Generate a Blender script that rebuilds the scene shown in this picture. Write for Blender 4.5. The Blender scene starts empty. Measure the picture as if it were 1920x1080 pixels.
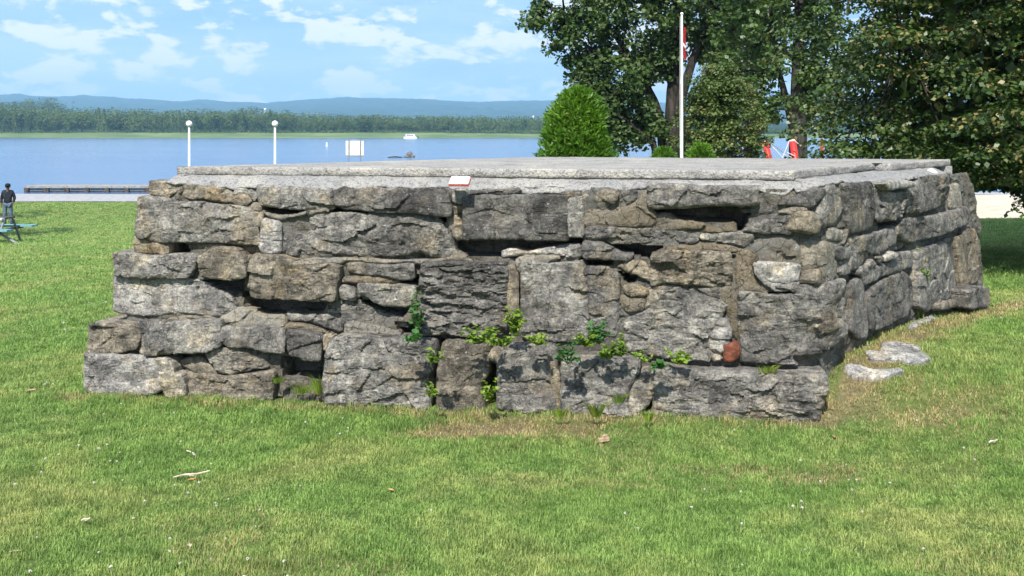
import bpy, bmesh, math, random
import numpy as np
from mathutils import Vector, Matrix
S = bpy.context.scene
C = S.collection
R = math.radians
PI = math.pi
rnd = random.Random(7)
rng = np.random.default_rng(11)

# ------------------------------------------------------------------ camera, light
EYE = 1.6
F = 1867.0
HZ = 248.0
cam_d = bpy.data.cameras.new('camera')
cam = bpy.data.objects.new('camera', cam_d); C.objects.link(cam)
cam.location = (0, 0, EYE); cam.rotation_euler = (R(90), 0, 0)
cam_d.lens = 35.0; cam_d.sensor_width = 36.0
cam_d.shift_y = -(540 - HZ) / 1920.0
cam_d.clip_start = 0.1; cam_d.clip_end = 30000
S.camera = cam

SUN_A, SUN_B, SUN_E = 0.24, 0.971, R(48)      # the sun stands behind the viewer's left shoulder
sd = Vector((SUN_A * math.cos(SUN_E), SUN_B * math.cos(SUN_E), -math.sin(SUN_E)))
sun_d = bpy.data.lights.new('sun', 'SUN')
sun_d.energy = 5.0; sun_d.angle = R(0.53); sun_d.color = (1.0, 0.955, 0.88)
sun = bpy.data.objects.new('sun', sun_d); C.objects.link(sun)
sun.rotation_euler = sd.to_track_quat('-Z', 'Y').to_euler()
sun.location = (-20, -30, 40)

W = bpy.data.worlds.new('World'); S.world = W; W.use_nodes = True
nt = W.node_tree; nt.nodes.clear()
def N(nt, t, **k):
    n = nt.nodes.new(t)
    for a, b in k.items():
        if a.startswith('i_'):
            n.inputs[a[2:].replace('_', ' ')].default_value = b
        else: setattr(n, a, b)
    return n
def L(nt, a, b): nt.links.new(a, b)
out = N(nt, 'ShaderNodeOutputWorld'); bg = N(nt, 'ShaderNodeBackground'); bg.inputs[1].default_value = 0.088
sky = N(nt, 'ShaderNodeTexSky', sky_type='NISHITA', sun_disc=False, sun_elevation=SUN_E,
        sun_rotation=math.atan2(-SUN_A, -SUN_B), altitude=50, air_density=1.0, dust_density=0.6, ozone_density=1.4)
tc = N(nt, 'ShaderNodeTexCoord')
def cloud(scale, loc, lo, hi, stretch=3.6):
    mp = N(nt, 'ShaderNodeMapping'); mp.inputs['Scale'].default_value = (1, 1, stretch); mp.inputs['Location'].default_value = loc
    L(nt, tc.outputs['Generated'], mp.inputs[0])
    no = N(nt, 'ShaderNodeTexNoise'); no.inputs['Scale'].default_value = scale; no.inputs['Detail'].default_value = 9
    no.inputs['Roughness'].default_value = 0.55; no.inputs['Distortion'].default_value = 0.25
    L(nt, mp.outputs[0], no.inputs['Vector'])
    mr = N(nt, 'ShaderNodeMapRange', interpolation_type='SMOOTHSTEP'); mr.inputs[1].default_value = lo; mr.inputs[2].default_value = hi
    L(nt, no.outputs[0], mr.inputs[0]); return mr.outputs[0]
def mixc(a, b, fac, blend='MIX'):
    m = N(nt, 'ShaderNodeMix', data_type='RGBA', blend_type=blend)
    for s, v in ((m.inputs[6], a), (m.inputs[7], b), (m.inputs[0], fac)):
        if hasattr(v, 'links') or isinstance(v, bpy.types.NodeSocket): L(nt, v, s)
        else: s.default_value = v
    return m.outputs[2]
CB = 8.6
puff = cloud(17.0, (1.3, 0.7, 0.35), 0.495, 0.585, 2.3)
veil = cloud(4.2, (4.0, 2.0, 0.1), 0.34, 0.62, 5.0)
shade = cloud(5.0, (0.7, 5.0, 1.0), 0.52, 0.66, 5.0)
c0 = mixc(sky.outputs[0], (2.7, 4.75, 8.5, 1), 0.85)
c1 = mixc(c0, (2.1, 3.9, 6.9, 1), shade)
mv = N(nt, 'ShaderNodeMath', operation='MULTIPLY'); L(nt, veil, mv.inputs[0]); mv.inputs[1].default_value = 0.52
c2 = mixc(c1, (5.4, 6.8, 8.0, 1), mv.outputs[0])
mpf = N(nt, 'ShaderNodeMath', operation='MULTIPLY'); L(nt, puff, mpf.inputs[0]); mpf.inputs[1].default_value = 0.85
sx = N(nt, 'ShaderNodeSeparateXYZ'); L(nt, tc.outputs['Generated'], sx.inputs[0])
hzf = N(nt, 'ShaderNodeMapRange', interpolation_type='SMOOTHSTEP'); L(nt, sx.outputs['Z'], hzf.inputs[0])
for i_, v_ in ((1, 0.0), (2, 0.13), (3, 0.75), (4, 0.0)): hzf.inputs[i_].default_value = v_
c2b = mixc(c2, (6.1, 7.3, 8.8, 1), hzf.outputs[0])
c3 = mixc(c2b, (8.6, 8.5, 8.7, 1), mpf.outputs[0])
L(nt, c3, bg.inputs[0]); L(nt, bg.outputs[0], out.inputs[0])

S.view_settings.view_transform = 'Standard'; S.view_settings.look = 'None'
S.view_settings.exposure = 0.72; S.view_settings.gamma = 1; S.view_settings.use_curve_mapping = False
S.render.engine = 'CYCLES'

# ------------------------------------------------------------------ helpers
def vnoise(x, y, z, seed=0):
    x = np.asarray(x, float); y = np.asarray(y, float) + 0 * x; z = np.asarray(z, float) + 0 * x
    xi = np.floor(x).astype(np.int64); yi = np.floor(y).astype(np.int64); zi = np.floor(z).astype(np.int64)
    xf = x - xi; yf = y - yi; zf = z - zi
    u = xf*xf*xf*(xf*(xf*6-15)+10); v = yf*yf*yf*(yf*(yf*6-15)+10); w = zf*zf*zf*(zf*(zf*6-15)+10)
    def h(a, b, c):
        n = (a * 73856093) ^ (b * 19349663) ^ (c * 83492791) ^ (seed * 2654435761 + 12345)
        n = n & 0x7fffffff
        n = (n ^ (n >> 13)) * 1274126177 & 0x7fffffff
        n = (n ^ (n >> 16)) * 668265263 & 0x7fffffff
        n = n ^ (n >> 15)
        return (n & 0xffffff) / float(0xffffff)
    def lp(a, b, t): return a + (b - a) * t
    r = lp(lp(lp(h(xi, yi, zi), h(xi+1, yi, zi), u), lp(h(xi, yi+1, zi), h(xi+1, yi+1, zi), u), v),
           lp(lp(h(xi, yi, zi+1), h(xi+1, yi, zi+1), u), lp(h(xi, yi+1, zi+1), h(xi+1, yi+1, zi+1), u), v), w)
    return r * 2 - 1
def fbm(x, y, z=0.0, seed=0, oct=4, gain=0.5):
    s = 0; a = 1.0; t = 0
    for i in range(oct):
        s = s + a * vnoise(np.asarray(x) * 2**i, np.asarray(y) * 2**i, np.asarray(z) * 2.0**i + i * 7.3, seed + i)
        t += a; a *= gain
    return s / t * 1.4
def sstep(a, b, x):
    t = np.clip((x - a) / (b - a), 0, 1); return t * t * (3 - 2 * t)

def mesh_np(name, co, faces=None, quads=None, tris=None, smooth=False):
    me = bpy.data.meshes.new(name)
    if faces is not None:
        me.from_pydata([tuple(c) for c in co], [], faces)
    else:
        co = np.asarray(co, np.float32)
        fs = []; k = 0
        loops = []; starts = []
        if quads is not None and len(quads):
            q = np.asarray(quads, np.int32); loops.append(q.ravel()); starts.append(np.arange(len(q)) * 4); k = len(q) * 4
        if tris is not None and len(tris):
            t = np.asarray(tris, np.int32); loops.append(t.ravel()); starts.append(k + np.arange(len(t)) * 3)
        loops = np.concatenate(loops).astype(np.int32); starts = np.concatenate(starts).astype(np.int32)
        me.vertices.add(len(co)); me.vertices.foreach_set('co', co.ravel())
        me.loops.add(len(loops)); me.loops.foreach_set('vertex_index', loops)
        me.polygons.add(len(starts)); me.polygons.foreach_set('loop_start', starts)
        me.update(calc_edges=True); me.validate()
    if smooth:
        me.polygons.foreach_set('use_smooth', np.ones(len(me.polygons), bool))
    me.update()
    return me
def link(name, me, m=None, parent=None, origin=None, color=None):
    o = bpy.data.objects.new(name, me); C.objects.link(o)
    if m is not None and me is not None and not me.materials: me.materials.append(m)
    if parent is not None:
        o.parent = parent
    if origin is not None: o.location = origin
    if color is not None: o.color = (*color, 1)
    return o
def shift(me, v):
    me.transform(Matrix.Translation(-Vector(v)))
def tag(o, label=None, cat=None, group=None, kind=None):
    if label: o['label'] = label
    if cat: o['category'] = cat
    if group: o['group'] = group
    if kind: o['kind'] = kind
    return o
def thing(name, label, cat, loc, group=None, rz=0):
    o = bpy.data.objects.new(name, None); C.objects.link(o); o.location = loc; o.rotation_euler = (0, 0, rz)
    o.empty_display_size = 0.2
    return tag(o, label, cat, group)
class MB:
    def __init__(s): s.v = []; s.f = []
    def add(s, v, f):
        n = len(s.v); s.v += [tuple(p) for p in v]; s.f += [tuple(i + n for i in q) for q in f]; return s
    def box(s, c, d, rot=None, top=1.0):
        x, y, z = d[0]/2, d[1]/2, d[2]/2
        vs = [Vector((i*x*(top if k > 0 else 1), j*y*(top if k > 0 else 1), k*z)) for k in (-1, 1) for j in (-1, 1) for i in (-1, 1)]
        if rot is not None: vs = [rot @ v for v in vs]
        vs = [v + Vector(c) for v in vs]
        return s.add(vs, [(0, 2, 3, 1), (4, 5, 7, 6), (0, 1, 5, 4), (2, 6, 7, 3), (0, 4, 6, 2), (1, 3, 7, 5)])
    def tube(s, pts, rad, n=8, cap=True):
        pts = [Vector(p) for p in pts]
        if not hasattr(rad, '__len__'): rad = [rad] * len(pts)
        vs = []; ref = None
        for i, p in enumerate(pts):
            t = (pts[min(i+1, len(pts)-1)] - pts[max(i-1, 0)]).normalized()
            if ref is None: ref = t.orthogonal().normalized()
            ref = (ref - t * ref.dot(t)).normalized(); b = t.cross(ref)
            for k in range(n):
                a = 2*PI*k/n; vs.append(p + (ref*math.cos(a) + b*math.sin(a)) * rad[i])
        fs = []
        for i in range(len(pts)-1):
            for k in range(n):
                fs.append((i*n+k, i*n+(k+1) % n, (i+1)*n+(k+1) % n, (i+1)*n+k))
        if cap: fs += [tuple(reversed(range(n))), tuple(range((len(pts)-1)*n, len(pts)*n))]
        return s.add(vs, fs)
    def ball(s, c, r, n=12, m=8):
        if not hasattr(r, '__len__'): r = (r, r, r)
        vs = [(c[0], c[1], c[2]-r[2])]
        for i in range(1, m):
            th = PI*i/m
            for k in range(n):
                a = 2*PI*k/n; vs.append((c[0]+r[0]*math.sin(th)*math.cos(a), c[1]+r[1]*math.sin(th)*math.sin(a), c[2]-r[2]*math.cos(th)))
        vs.append((c[0], c[1], c[2]+r[2])); fs = []
        for k in range(n):
            fs.append((0, 1+(k+1) % n, 1+k))
            for i in range(m-2):
                fs.append((1+i*n+k, 1+i*n+(k+1) % n, 1+(i+1)*n+(k+1) % n, 1+(i+1)*n+k))
            fs.append((1+(m-2)*n+k, 1+(m-2)*n+(k+1) % n, len(vs)-1))
        return s.add(vs, fs)
    def lathe(s, c, prof, n=16):
        vs = []; fs = []
        for r_, z_ in prof:
            for k in range(n):
                a = 2*PI*k/n; vs.append((c[0]+r_*math.cos(a), c[1]+r_*math.sin(a), c[2]+z_))
        for i in range(len(prof)-1):
            for k in range(n): fs.append((i*n+k, i*n+(k+1) % n, (i+1)*n+(k+1) % n, (i+1)*n+k))
        fs += [tuple(reversed(range(n))), tuple(range((len(prof)-1)*n, len(prof)*n))]
        return s.add(vs, fs)
    def mesh(s, name, smooth=False):
        return mesh_np(name, s.v, faces=s.f, smooth=smooth)
    def build(s, name, m, parent=None, smooth=False, color=None):
        return link(name, s.mesh(name, smooth), m, parent, color=color)

# pixel of the 1920 x 1080 photograph at a measured distance -> point of the place
def at(px, py, Y): return Vector(((px - 960) / F * Y, Y, EYE + (HZ - py) / F * Y))

# ------------------------------------------------------------------ materials
M = {}
def mat(name, col=(0.5, 0.5, 0.5), rough=0.7, metal=0.0, spec=0.3):
    m = bpy.data.materials.new(name); m.use_nodes = True; M[name] = m
    b = m.node_tree.nodes['Principled BSDF']
    b.inputs['Base Color'].default_value = (*col, 1); b.inputs['Roughness'].default_value = rough
    b.inputs['Metallic'].default_value = metal; b.inputs['Specular IOR Level'].default_value = spec
    return m, m.node_tree, b
def noise(nt, vec, scale, detail=6, rough=0.55, dist=0.0, scl=None):
    if scl is not None:
        mp = N(nt, 'ShaderNodeMapping'); mp.inputs['Scale'].default_value = scl; L(nt, vec, mp.inputs[0]); vec = mp.outputs[0]
    n = N(nt, 'ShaderNodeTexNoise'); n.inputs['Scale'].default_value = scale; n.inputs['Detail'].default_value = detail
    n.inputs['Roughness'].default_value = rough; n.inputs['Distortion'].default_value = dist
    L(nt, vec, n.inputs['Vector']); return n.outputs[0]
def mrange(nt, v, a, b, c=0.0, d=1.0, smooth=True):
    m = N(nt, 'ShaderNodeMapRange', interpolation_type='SMOOTHSTEP' if smooth else 'LINEAR')
    for i, q in enumerate((a, b, c, d)): m.inputs[i+1].default_value = q
    L(nt, v, m.inputs[0]); return m.outputs[0]
def mix(nt, a, b, fac, blend='MIX'):
    m = N(nt, 'ShaderNodeMix', data_type='RGBA', blend_type=blend)
    for s, v in ((m.inputs[6], a), (m.inputs[7], b), (m.inputs[0], fac)):
        if isinstance(v, bpy.types.NodeSocket): L(nt, v, s)
        elif hasattr(v, '__len__') and len(v) == 3: s.default_value = (*v, 1)
        else: s.default_value = v
    return m.outputs[2]
def math_(nt, op, a, b=None):
    m = N(nt, 'ShaderNodeMath', operation=op)
    for i, v in enumerate((a, b)):
        if v is None: continue
        if isinstance(v, bpy.types.NodeSocket): L(nt, v, m.inputs[i])
        else: m.inputs[i].default_value = v
    return m.outputs[0]
def bump(nt, b, h, strength=0.5, dist=0.01):
    n = N(nt, 'ShaderNodeBump'); n.inputs['Strength'].default_value = strength; n.inputs['Distance'].default_value = dist
    L(nt, h, n.inputs['Height'])
    if b.inputs['Normal'].links: L(nt, b.inputs['Normal'].links[0].from_socket, n.inputs['Normal'])
    L(nt, n.outputs[0], b.inputs['Normal'])

def rock_coords(nt, amount=9.0):
    g = N(nt, 'ShaderNodeNewGeometry'); oi = N(nt, 'ShaderNodeObjectInfo')
    v = N(nt, 'ShaderNodeVectorMath', operation='SCALE'); v.inputs[0].default_value = (1, 1, 1)
    mm = math_(nt, 'MULTIPLY', oi.outputs['Random'], amount); L(nt, mm, v.inputs['Scale'])
    a = N(nt, 'ShaderNodeVectorMath', operation='ADD'); L(nt, g.outputs['Position'], a.inputs[0]); L(nt, v.outputs[0], a.inputs[1])
    return g, oi, a.outputs[0]
# weathered limestone blocks, tinted block by block through the object colour
m, t, b = mat('limestone', rough=0.9, spec=0.2)
g, oi, P = rock_coords(t)
oc = oi.outputs['Color']
big = mrange(t, noise(t, P, 3.2, 5, 0.6, 0.6), 0.40, 0.66)
mid = mrange(t, noise(t, P, 17, 10, 0.66, 0.3), 0.30, 0.72)
gr = mrange(t, noise(t, P, 75, 8, 0.72), 0.30, 0.72)
strat = mrange(t, noise(t, P, 5, 8, 0.65, 0.5, (1, 1, 7)), 0.35, 0.68)
streak = mrange(t, noise(t, P, 16, 6, 0.6, 0.0, (1, 1, 0.10)), 0.42, 0.66)
c = mix(t, mix(t, oc, (0.52, 0.52, 0.54), 1.0, 'MULTIPLY'), mix(t, oc, (1.45, 1.42, 1.36), 1.0, 'MULTIPLY'), mid)
c = mix(t, c, mix(t, c, (0.34, 0.34, 0.36), 1.0, 'MULTIPLY'), math_(t, 'MULTIPLY', big, 0.74))       # black crust
c = mix(t, c, mix(t, c, (1.28, 1.16, 0.96), 1.0, 'MULTIPLY'), mrange(t, noise(t, P, 4.5, 4, 0.5, 0.4), 0.52, 0.70))
c = mix(t, c, mix(t, c, (0.62, 0.62, 0.64), 1.0, 'MULTIPLY'), math_(t, 'MULTIPLY', strat, 0.55))
c = mix(t, c, mix(t, c, (0.66, 0.67, 0.70), 1.0, 'MULTIPLY'), math_(t, 'MULTIPLY', streak, 0.55))
c = mix(t, mix(t, c, (0.55, 0.55, 0.55), 1.0, 'MULTIPLY'), mix(t, c, (1.5, 1.5, 1.5), 1.0, 'MULTIPLY'), gr)
fl = math_(t, 'MULTIPLY', mrange(t, noise(t, P, 48, 6, 0.75), 0.585, 0.65), mrange(t, noise(t, P, 4.3, 4, 0.6, 0.5), 0.46, 0.60))
c = mix(t, c, (0.56, 0.56, 0.53), math_(t, 'MULTIPLY', fl, 0.85))                                      # white lichen flecks
L(t, c, b.inputs['Base Color'])
vor = N(t, 'ShaderNodeTexVoronoi', feature='DISTANCE_TO_EDGE'); vor.inputs['Scale'].default_value = 5.5
wr = N(t, 'ShaderNodeVectorMath', operation='ADD'); L(t, P, wr.inputs[0])
nz = N(t, 'ShaderNodeTexNoise'); nz.inputs['Scale'].default_value = 9; L(t, P, nz.inputs['Vector'])
sc = N(t, 'ShaderNodeVectorMath', operation='SCALE'); sc.inputs['Scale'].default_value = 0.16; L(t, nz.outputs['Color'], sc.inputs[0]); L(t, sc.outputs[0], wr.inputs[1])
L(t, wr.outputs[0], vor.inputs['Vector'])
crk = mrange(t, vor.outputs['Distance'], 0.0, 0.030)
bd = math_(t, 'ABSOLUTE', math_(t, 'SUBTRACT', noise(t, P, 2.6, 7, 0.62, 0.9, (1, 1, 6.0)), 0.5))
bed = mrange(t, bd, 0.0, 0.014)
gate = mrange(t, noise(t, P, 3.1, 3, 0.5), 0.40, 0.52)
lines = math_(t, 'MAXIMUM', bed, gate)
c = mix(t, mix(t, c, (0.38, 0.38, 0.38), 1.0, 'MULTIPLY'), c, lines)
c = mix(t, mix(t, c, (0.55, 0.55, 0.55), 1.0, 'MULTIPLY'), c, mrange(t, vor.outputs['Distance'], 0.0, 0.016))
L(t, c, b.inputs['Base Color'])
bump(t, b, lines, 0.8, 0.012)
bump(t, b, noise(t, P, 34, 12, 0.78, 0.8, (1, 1, 2.4)), 0.9, 0.022)
bump(t, b, crk, 0.6, 0.010)
bump(t, b, noise(t, P, 150, 6, 0.75), 0.8, 0.006)

m, t, b = mat('lime_mortar', rough=0.95, spec=0.15)
g, oi, P = rock_coords(t, 3.0)
c = mix(t, (0.150, 0.140, 0.118), (0.300, 0.275, 0.228), mrange(t, noise(t, P, 9, 8, 0.65, 0.3), 0.3, 0.7))
c = mix(t, c, (0.24, 0.235, 0.22), mrange(t, noise(t, P, 3, 5, 0.6), 0.42, 0.62))
c = mix(t, c, mix(t, c, (0.42, 0.42, 0.43), 1.0, 'MULTIPLY'), math_(t, 'MULTIPLY', mrange(t, noise(t, P, 5.5, 6, 0.65, 0.5), 0.50, 0.68), 0.7))
gr = mrange(t, noise(t, P, 90, 8, 0.75), 0.3, 0.7)
c = mix(t, mix(t, c, (0.65, 0.65, 0.65), 1.0, 'MULTIPLY'), mix(t, c, (1.3, 1.3, 1.3), 1.0, 'MULTIPLY'), gr)
c = mix(t, c, oi.outputs['Color'], 1.0, 'MULTIPLY')
mv_ = N(t, 'ShaderNodeTexVoronoi', feature='DISTANCE_TO_EDGE'); mv_.inputs['Scale'].default_value = 9
mw = N(t, 'ShaderNodeVectorMath', operation='ADD'); mz = N(t, 'ShaderNodeTexNoise'); mz.inputs['Scale'].default_value = 12; L(t, P, mz.inputs['Vector'])
ms_ = N(t, 'ShaderNodeVectorMath', operation='SCALE'); ms_.inputs['Scale'].default_value = 0.12; L(t, mz.outputs['Color'], ms_.inputs[0]); L(t, P, mw.inputs[0]); L(t, ms_.outputs[0], mw.inputs[1]); L(t, mw.outputs[0], mv_.inputs['Vector'])
mc = mrange(t, mv_.outputs['Distance'], 0.0, 0.03)
c = mix(t, mix(t, c, (0.45, 0.45, 0.45), 1.0, 'MULTIPLY'), c, mc)
L(t, c, b.inputs['Base Color'])
bump(t, b, mc, 0.7, 0.012)
bump(t, b, noise(t, P, 30, 12, 0.78, 0.5), 1.0, 0.030); bump(t, b, noise(t, P, 110, 6, 0.7), 0.6, 0.006)

m, t, b = mat('exposed_concrete', rough=0.95, spec=0.15)
g, oi, P = rock_coords(t, 3.0)
vo = N(t, 'ShaderNodeTexVoronoi'); vo.inputs['Scale'].default_value = 75; L(t, P, vo.inputs['Vector'])
c = mix(t, (0.215, 0.21, 0.202), (0.35, 0.342, 0.328), mrange(t, noise(t, P, 110, 6, 0.75), 0.36, 0.64))
c = mix(t, c, mix(t, c, (0.66, 0.66, 0.66), 1.0, 'MULTIPLY'), mrange(t, vo.outputs['Color'], 0.62, 0.80))
c = mix(t, c, mix(t, c, (1.25, 1.22, 1.15), 1.0, 'MULTIPLY'), mrange(t, noise(t, P, 2.5, 7, 0.65, 0.4), 0.45, 0.62))
c = mix(t, c, mix(t, c, (0.62, 0.61, 0.60), 1.0, 'MULTIPLY'), math_(t, 'MULTIPLY', mrange(t, noise(t, P, 6, 8, 0.65, 0.4), 0.52, 0.66), 0.8))
c = mix(t, c, oi.outputs['Color'], 1.0, 'MULTIPLY')
L(t, c, b.inputs['Base Color'])
bump(t, b, vo.outputs['Distance'], 0.5, 0.012); bump(t, b, noise(t, P, 60, 8, 0.7), 0.6, 0.012)

def leafmat(name, c1, c2, c3=None, trans=0.35, rough=0.45, spec=0.4, scale=0.8, c3amt=0.25):
    m, t, b = mat(name, rough=rough, spec=spec)
    g = N(t, 'ShaderNodeNewGeometry')
    rr = g.outputs['Random Per Island']
    nz_ = mrange(t, noise(t, g.outputs['Position'], scale, 4, 0.6), 0.35, 0.65)
    f = math_(t, 'MULTIPLY', math_(t, 'ADD', rr, nz_), 0.5)
    c = mix(t, c1, c2, f)
    if c3 is not None:
        wn = N(t, 'ShaderNodeTexWhiteNoise', noise_dimensions='1D'); L(t, rr, wn.inputs['W'])
        k = math_(t, 'MULTIPLY', mrange(t, wn.outputs['Value'], 1 - c3amt, 1 - c3amt + 0.02), mrange(t, noise(t, g.outputs['Position'], scale*1.5, 4, 0.6), 0.42, 0.60))
        c = mix(t, c, c3, k)
    L(t, c, b.inputs['Base Color'])
    tr = N(t, 'ShaderNodeBsdfTranslucent'); L(t, mix(t, c, (1.5, 1.6, 0.6), 1.0, 'MULTIPLY'), tr.inputs[0])
    ms = N(t, 'ShaderNodeMixShader'); ms.inputs[0].default_value = trans
    L(t, b.outputs[0], ms.inputs[1]); L(t, tr.outputs[0], ms.inputs[2])
    L(t, ms.outputs[0], t.nodes['Material Output'].inputs[0])
    return m
leafmat('leaf_linden', (0.022, 0.050, 0.010), (0.066, 0.112, 0.024), (0.20, 0.165, 0.060), 0.12, c3amt=0.22)
leafmat('leaf_maple', (0.030, 0.062, 0.018), (0.085, 0.145, 0.036), (0.14, 0.20, 0.06), 0.28)
leafmat('leaf_poplar', (0.026, 0.055, 0.016), (0.080, 0.130, 0.036), (0.15, 0.19, 0.09), 0.22, spec=0.25)
leafmat('leaf_small_tree', (0.040, 0.078, 0.016), (0.110, 0.155, 0.036), (0.17, 0.13, 0.05), 0.20)
leafmat('leaf_cedar', (0.024, 0.080, 0.008), (0.115, 0.235, 0.020), (0.17, 0.30, 0.03), 0.30)
leafmat('leaf_forest', (0.030, 0.058, 0.018), (0.110, 0.155, 0.050), (0.17, 0.20, 0.07), 0.18, scale=0.05, spec=0.04, rough=0.9)
leafmat('leaf_weed', (0.085, 0.17, 0.022), (0.27, 0.37, 0.050), (0.20, 0.10, 0.04), 0.35, scale=6)
leafmat('leaf_weed_dark', (0.04, 0.12, 0.03), (0.08, 0.19, 0.05), None, 0.30, scale=6)
m, t, b = mat('bark', rough=0.95, spec=0.1)
g = N(t, 'ShaderNodeNewGeometry')
L(t, mix(t, (0.018, 0.016, 0.013), (0.070, 0.062, 0.054), mrange(t, noise(t, g.outputs['Position'], 6, 8, 0.65, 0.3, (1, 1, 0.3)), 0.35, 0.7)), b.inputs['Base Color'])
bump(t, b, noise(t, g.outputs['Position'], 9, 8, 0.7, 0.3, (1, 1, 0.25)), 0.8, 0.04)
def simple(name, c1, c2, scale=20, rough=0.7, bmp=0.0, metal=0.0, spec=0.3):
    m, t, b = mat(name, rough=rough, metal=metal, spec=spec)
    g = N(t, 'ShaderNodeNewGeometry')
    L(t, mix(t, c1, c2, mrange(t, noise(t, g.outputs['Position'], scale, 6, 0.6), 0.35, 0.68)), b.inputs['Base Color'])
    if bmp: bump(t, b, noise(t, g.outputs['Position'], scale*2, 6, 0.65), 0.6, bmp)
    return m
simple('white_paint', (0.70, 0.70, 0.69), (0.82, 0.82, 0.81), 3, 0.5)
simple('frosted_globe', (0.82, 0.82, 0.80), (0.86, 0.86, 0.85), 3, 0.35)
simple('grey_metal', (0.18, 0.19, 0.20), (0.26, 0.27, 0.28), 8, 0.5, metal=0.4)
simple('sign_back', (0.50, 0.50, 0.50), (0.66, 0.66, 0.67), 4, 0.6)
simple('red_paint', (0.50, 0.022, 0.020), (0.62, 0.035, 0.030), 5, 0.45)
simple('dark_timber', (0.035, 0.030, 0.026), (0.10, 0.088, 0.075), 4, 0.9, 0.01)
simple('grey_timber', (0.17, 0.165, 0.15), (0.33, 0.315, 0.29), 5, 0.9, 0.01)
simple('teal_paint', (0.10, 0.23, 0.25), (0.17, 0.34, 0.37), 6, 0.6)
simple('dark_cloth', (0.010, 0.012, 0.018), (0.022, 0.026, 0.036), 12, 0.95)
simple('denim', (0.055, 0.085, 0.13), (0.12, 0.16, 0.21), 10, 0.95)
simple('skin_tone', (0.12, 0.062, 0.038), (0.16, 0.085, 0.052), 12, 0.6)
simple('black_cloth', (0.008, 0.008, 0.009), (0.016, 0.016, 0.018), 12, 0.9)
simple('flag_red', (0.34, 0.025, 0.03), (0.45, 0.045, 0.05), 6, 0.8)
simple('flag_white', (0.75, 0.75, 0.75), (0.80, 0.80, 0.80), 6, 0.8)
simple('brick_red', (0.075, 0.026, 0.016), (0.20, 0.066, 0.036), 25, 0.95, 0.01)
simple('plaque_white', (0.82, 0.80, 0.79), (0.86, 0.85, 0.84), 10, 0.5)
simple('plaque_red', (0.50, 0.11, 0.10), (0.62, 0.26, 0.23), 60, 0.6)
simple('plaque_ink', (0.40, 0.46, 0.44), (0.50, 0.54, 0.52), 60, 0.6)
simple('plaque_mark', (0.06, 0.06, 0.06), (0.09, 0.09, 0.09), 60, 0.6)
simple('bark_chip', (0.30, 0.20, 0.12), (0.55, 0.42, 0.28), 30, 0.95, 0.01)
simple('dry_leaf', (0.26, 0.13, 0.05), (0.48, 0.30, 0.14), 30, 0.9)
simple('dead_twig', (0.34, 0.28, 0.20), (0.60, 0.52, 0.42), 30, 0.9)
simple('clover_white', (0.44, 0.40, 0.36), (0.62, 0.58, 0.55), 400, 0.9)
simple('boat_white', (0.70, 0.66, 0.64), (0.80, 0.77, 0.75), 1, 0.35)
simple('dark_glass', (0.03, 0.035, 0.04), (0.05, 0.05, 0.06), 1, 0.15)
simple('marsh_reed', (0.075, 0.12, 0.035), (0.145, 0.195, 0.065), 0.03, 0.9)
m, t, b = mat('hill_forest', rough=0.95, spec=0.05)
g = N(t, 'ShaderNodeNewGeometry')
L(t, mix(t, (0.018, 0.036, 0.018), (0.055, 0.085, 0.035), mrange(t, noise(t, g.outputs['Position'], 0.012, 9, 0.7), 0.35, 0.65)), b.inputs['Base Color'])
bump(t, b, noise(t, g.outputs['Position'], 0.03, 6, 0.75), 1.0, 25)
simple('beach_sand', (0.42, 0.36, 0.27), (0.56, 0.49, 0.385), 1.5, 0.95, 0.02)
simple('gravel_path', (0.24, 0.24, 0.245), (0.36, 0.355, 0.355), 3, 0.95, 0.01)

# lawn soil and thatch under the blades; 'dry' is a vertex attribute shared with the blades
m, t, b = mat('lawn_ground', rough=0.95, spec=0.1)
g = N(t, 'ShaderNodeNewGeometry'); P = g.outputs['Position']
at_ = N(t, 'ShaderNodeAttribute', attribute_name='dry'); dry = at_.outputs['Fac']
c = mix(t, (0.055, 0.10, 0.025), (0.15, 0.22, 0.06), mrange(t, noise(t, P, 22, 8, 0.7), 0.32, 0.68))
c = mix(t, c, mix(t, (0.10, 0.135, 0.035), (0.20, 0.215, 0.075), mrange(t, noise(t, P, 35, 8, 0.7), 0.35, 0.65)), mrange(t, noise(t, P, 0.55, 6, 0.6, 0.3), 0.42, 0.66))
c = mix(t, c, mix(t, (0.11, 0.09, 0.045), (0.27, 0.225, 0.125), mrange(t, noise(t, P, 60, 8, 0.75), 0.35, 0.65)), mrange(t, dry, .35, .95))
L(t, c, b.inputs['Base Color'])
bump(t, b, noise(t, P, 30, 8, 0.75), 0.8, 0.04)
m, t, b = mat('grass_blade', rough=0.55, spec=0.3)
g = N(t, 'ShaderNodeNewGeometry'); P = g.outputs['Position']
ai = N(t, 'ShaderNodeAttribute', attribute_name='dry', attribute_type='INSTANCER')
oi = N(t, 'ShaderNodeObjectInfo')
wn = N(t, 'ShaderNodeTexWhiteNoise', noise_dimensions='2D')
cx = N(t, 'ShaderNodeCombineXYZ'); L(t, g.outputs['Random Per Island'], cx.inputs[0]); L(t, oi.outputs['Random'], cx.inputs[1]); L(t, cx.outputs[0], wn.inputs['Vector'])
wv = wn.outputs['Value']
c = mix(t, (0.125, 0.235, 0.048), (0.315, 0.455, 0.135), wv)
c = mix(t, c, mix(t, (0.26, 0.32, 0.085), (0.46, 0.49, 0.20), wv), mrange(t, noise(t, P, 0.8, 8, 0.68, 0.5), 0.44, 0.66))
drr = math_(t, 'GREATER_THAN', math_(t, 'ADD', math_(t, 'MULTIPLY', ai.outputs['Fac'], 0.80), math_(t, 'MULTIPLY', wv, 0.45)), 0.50)
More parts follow.
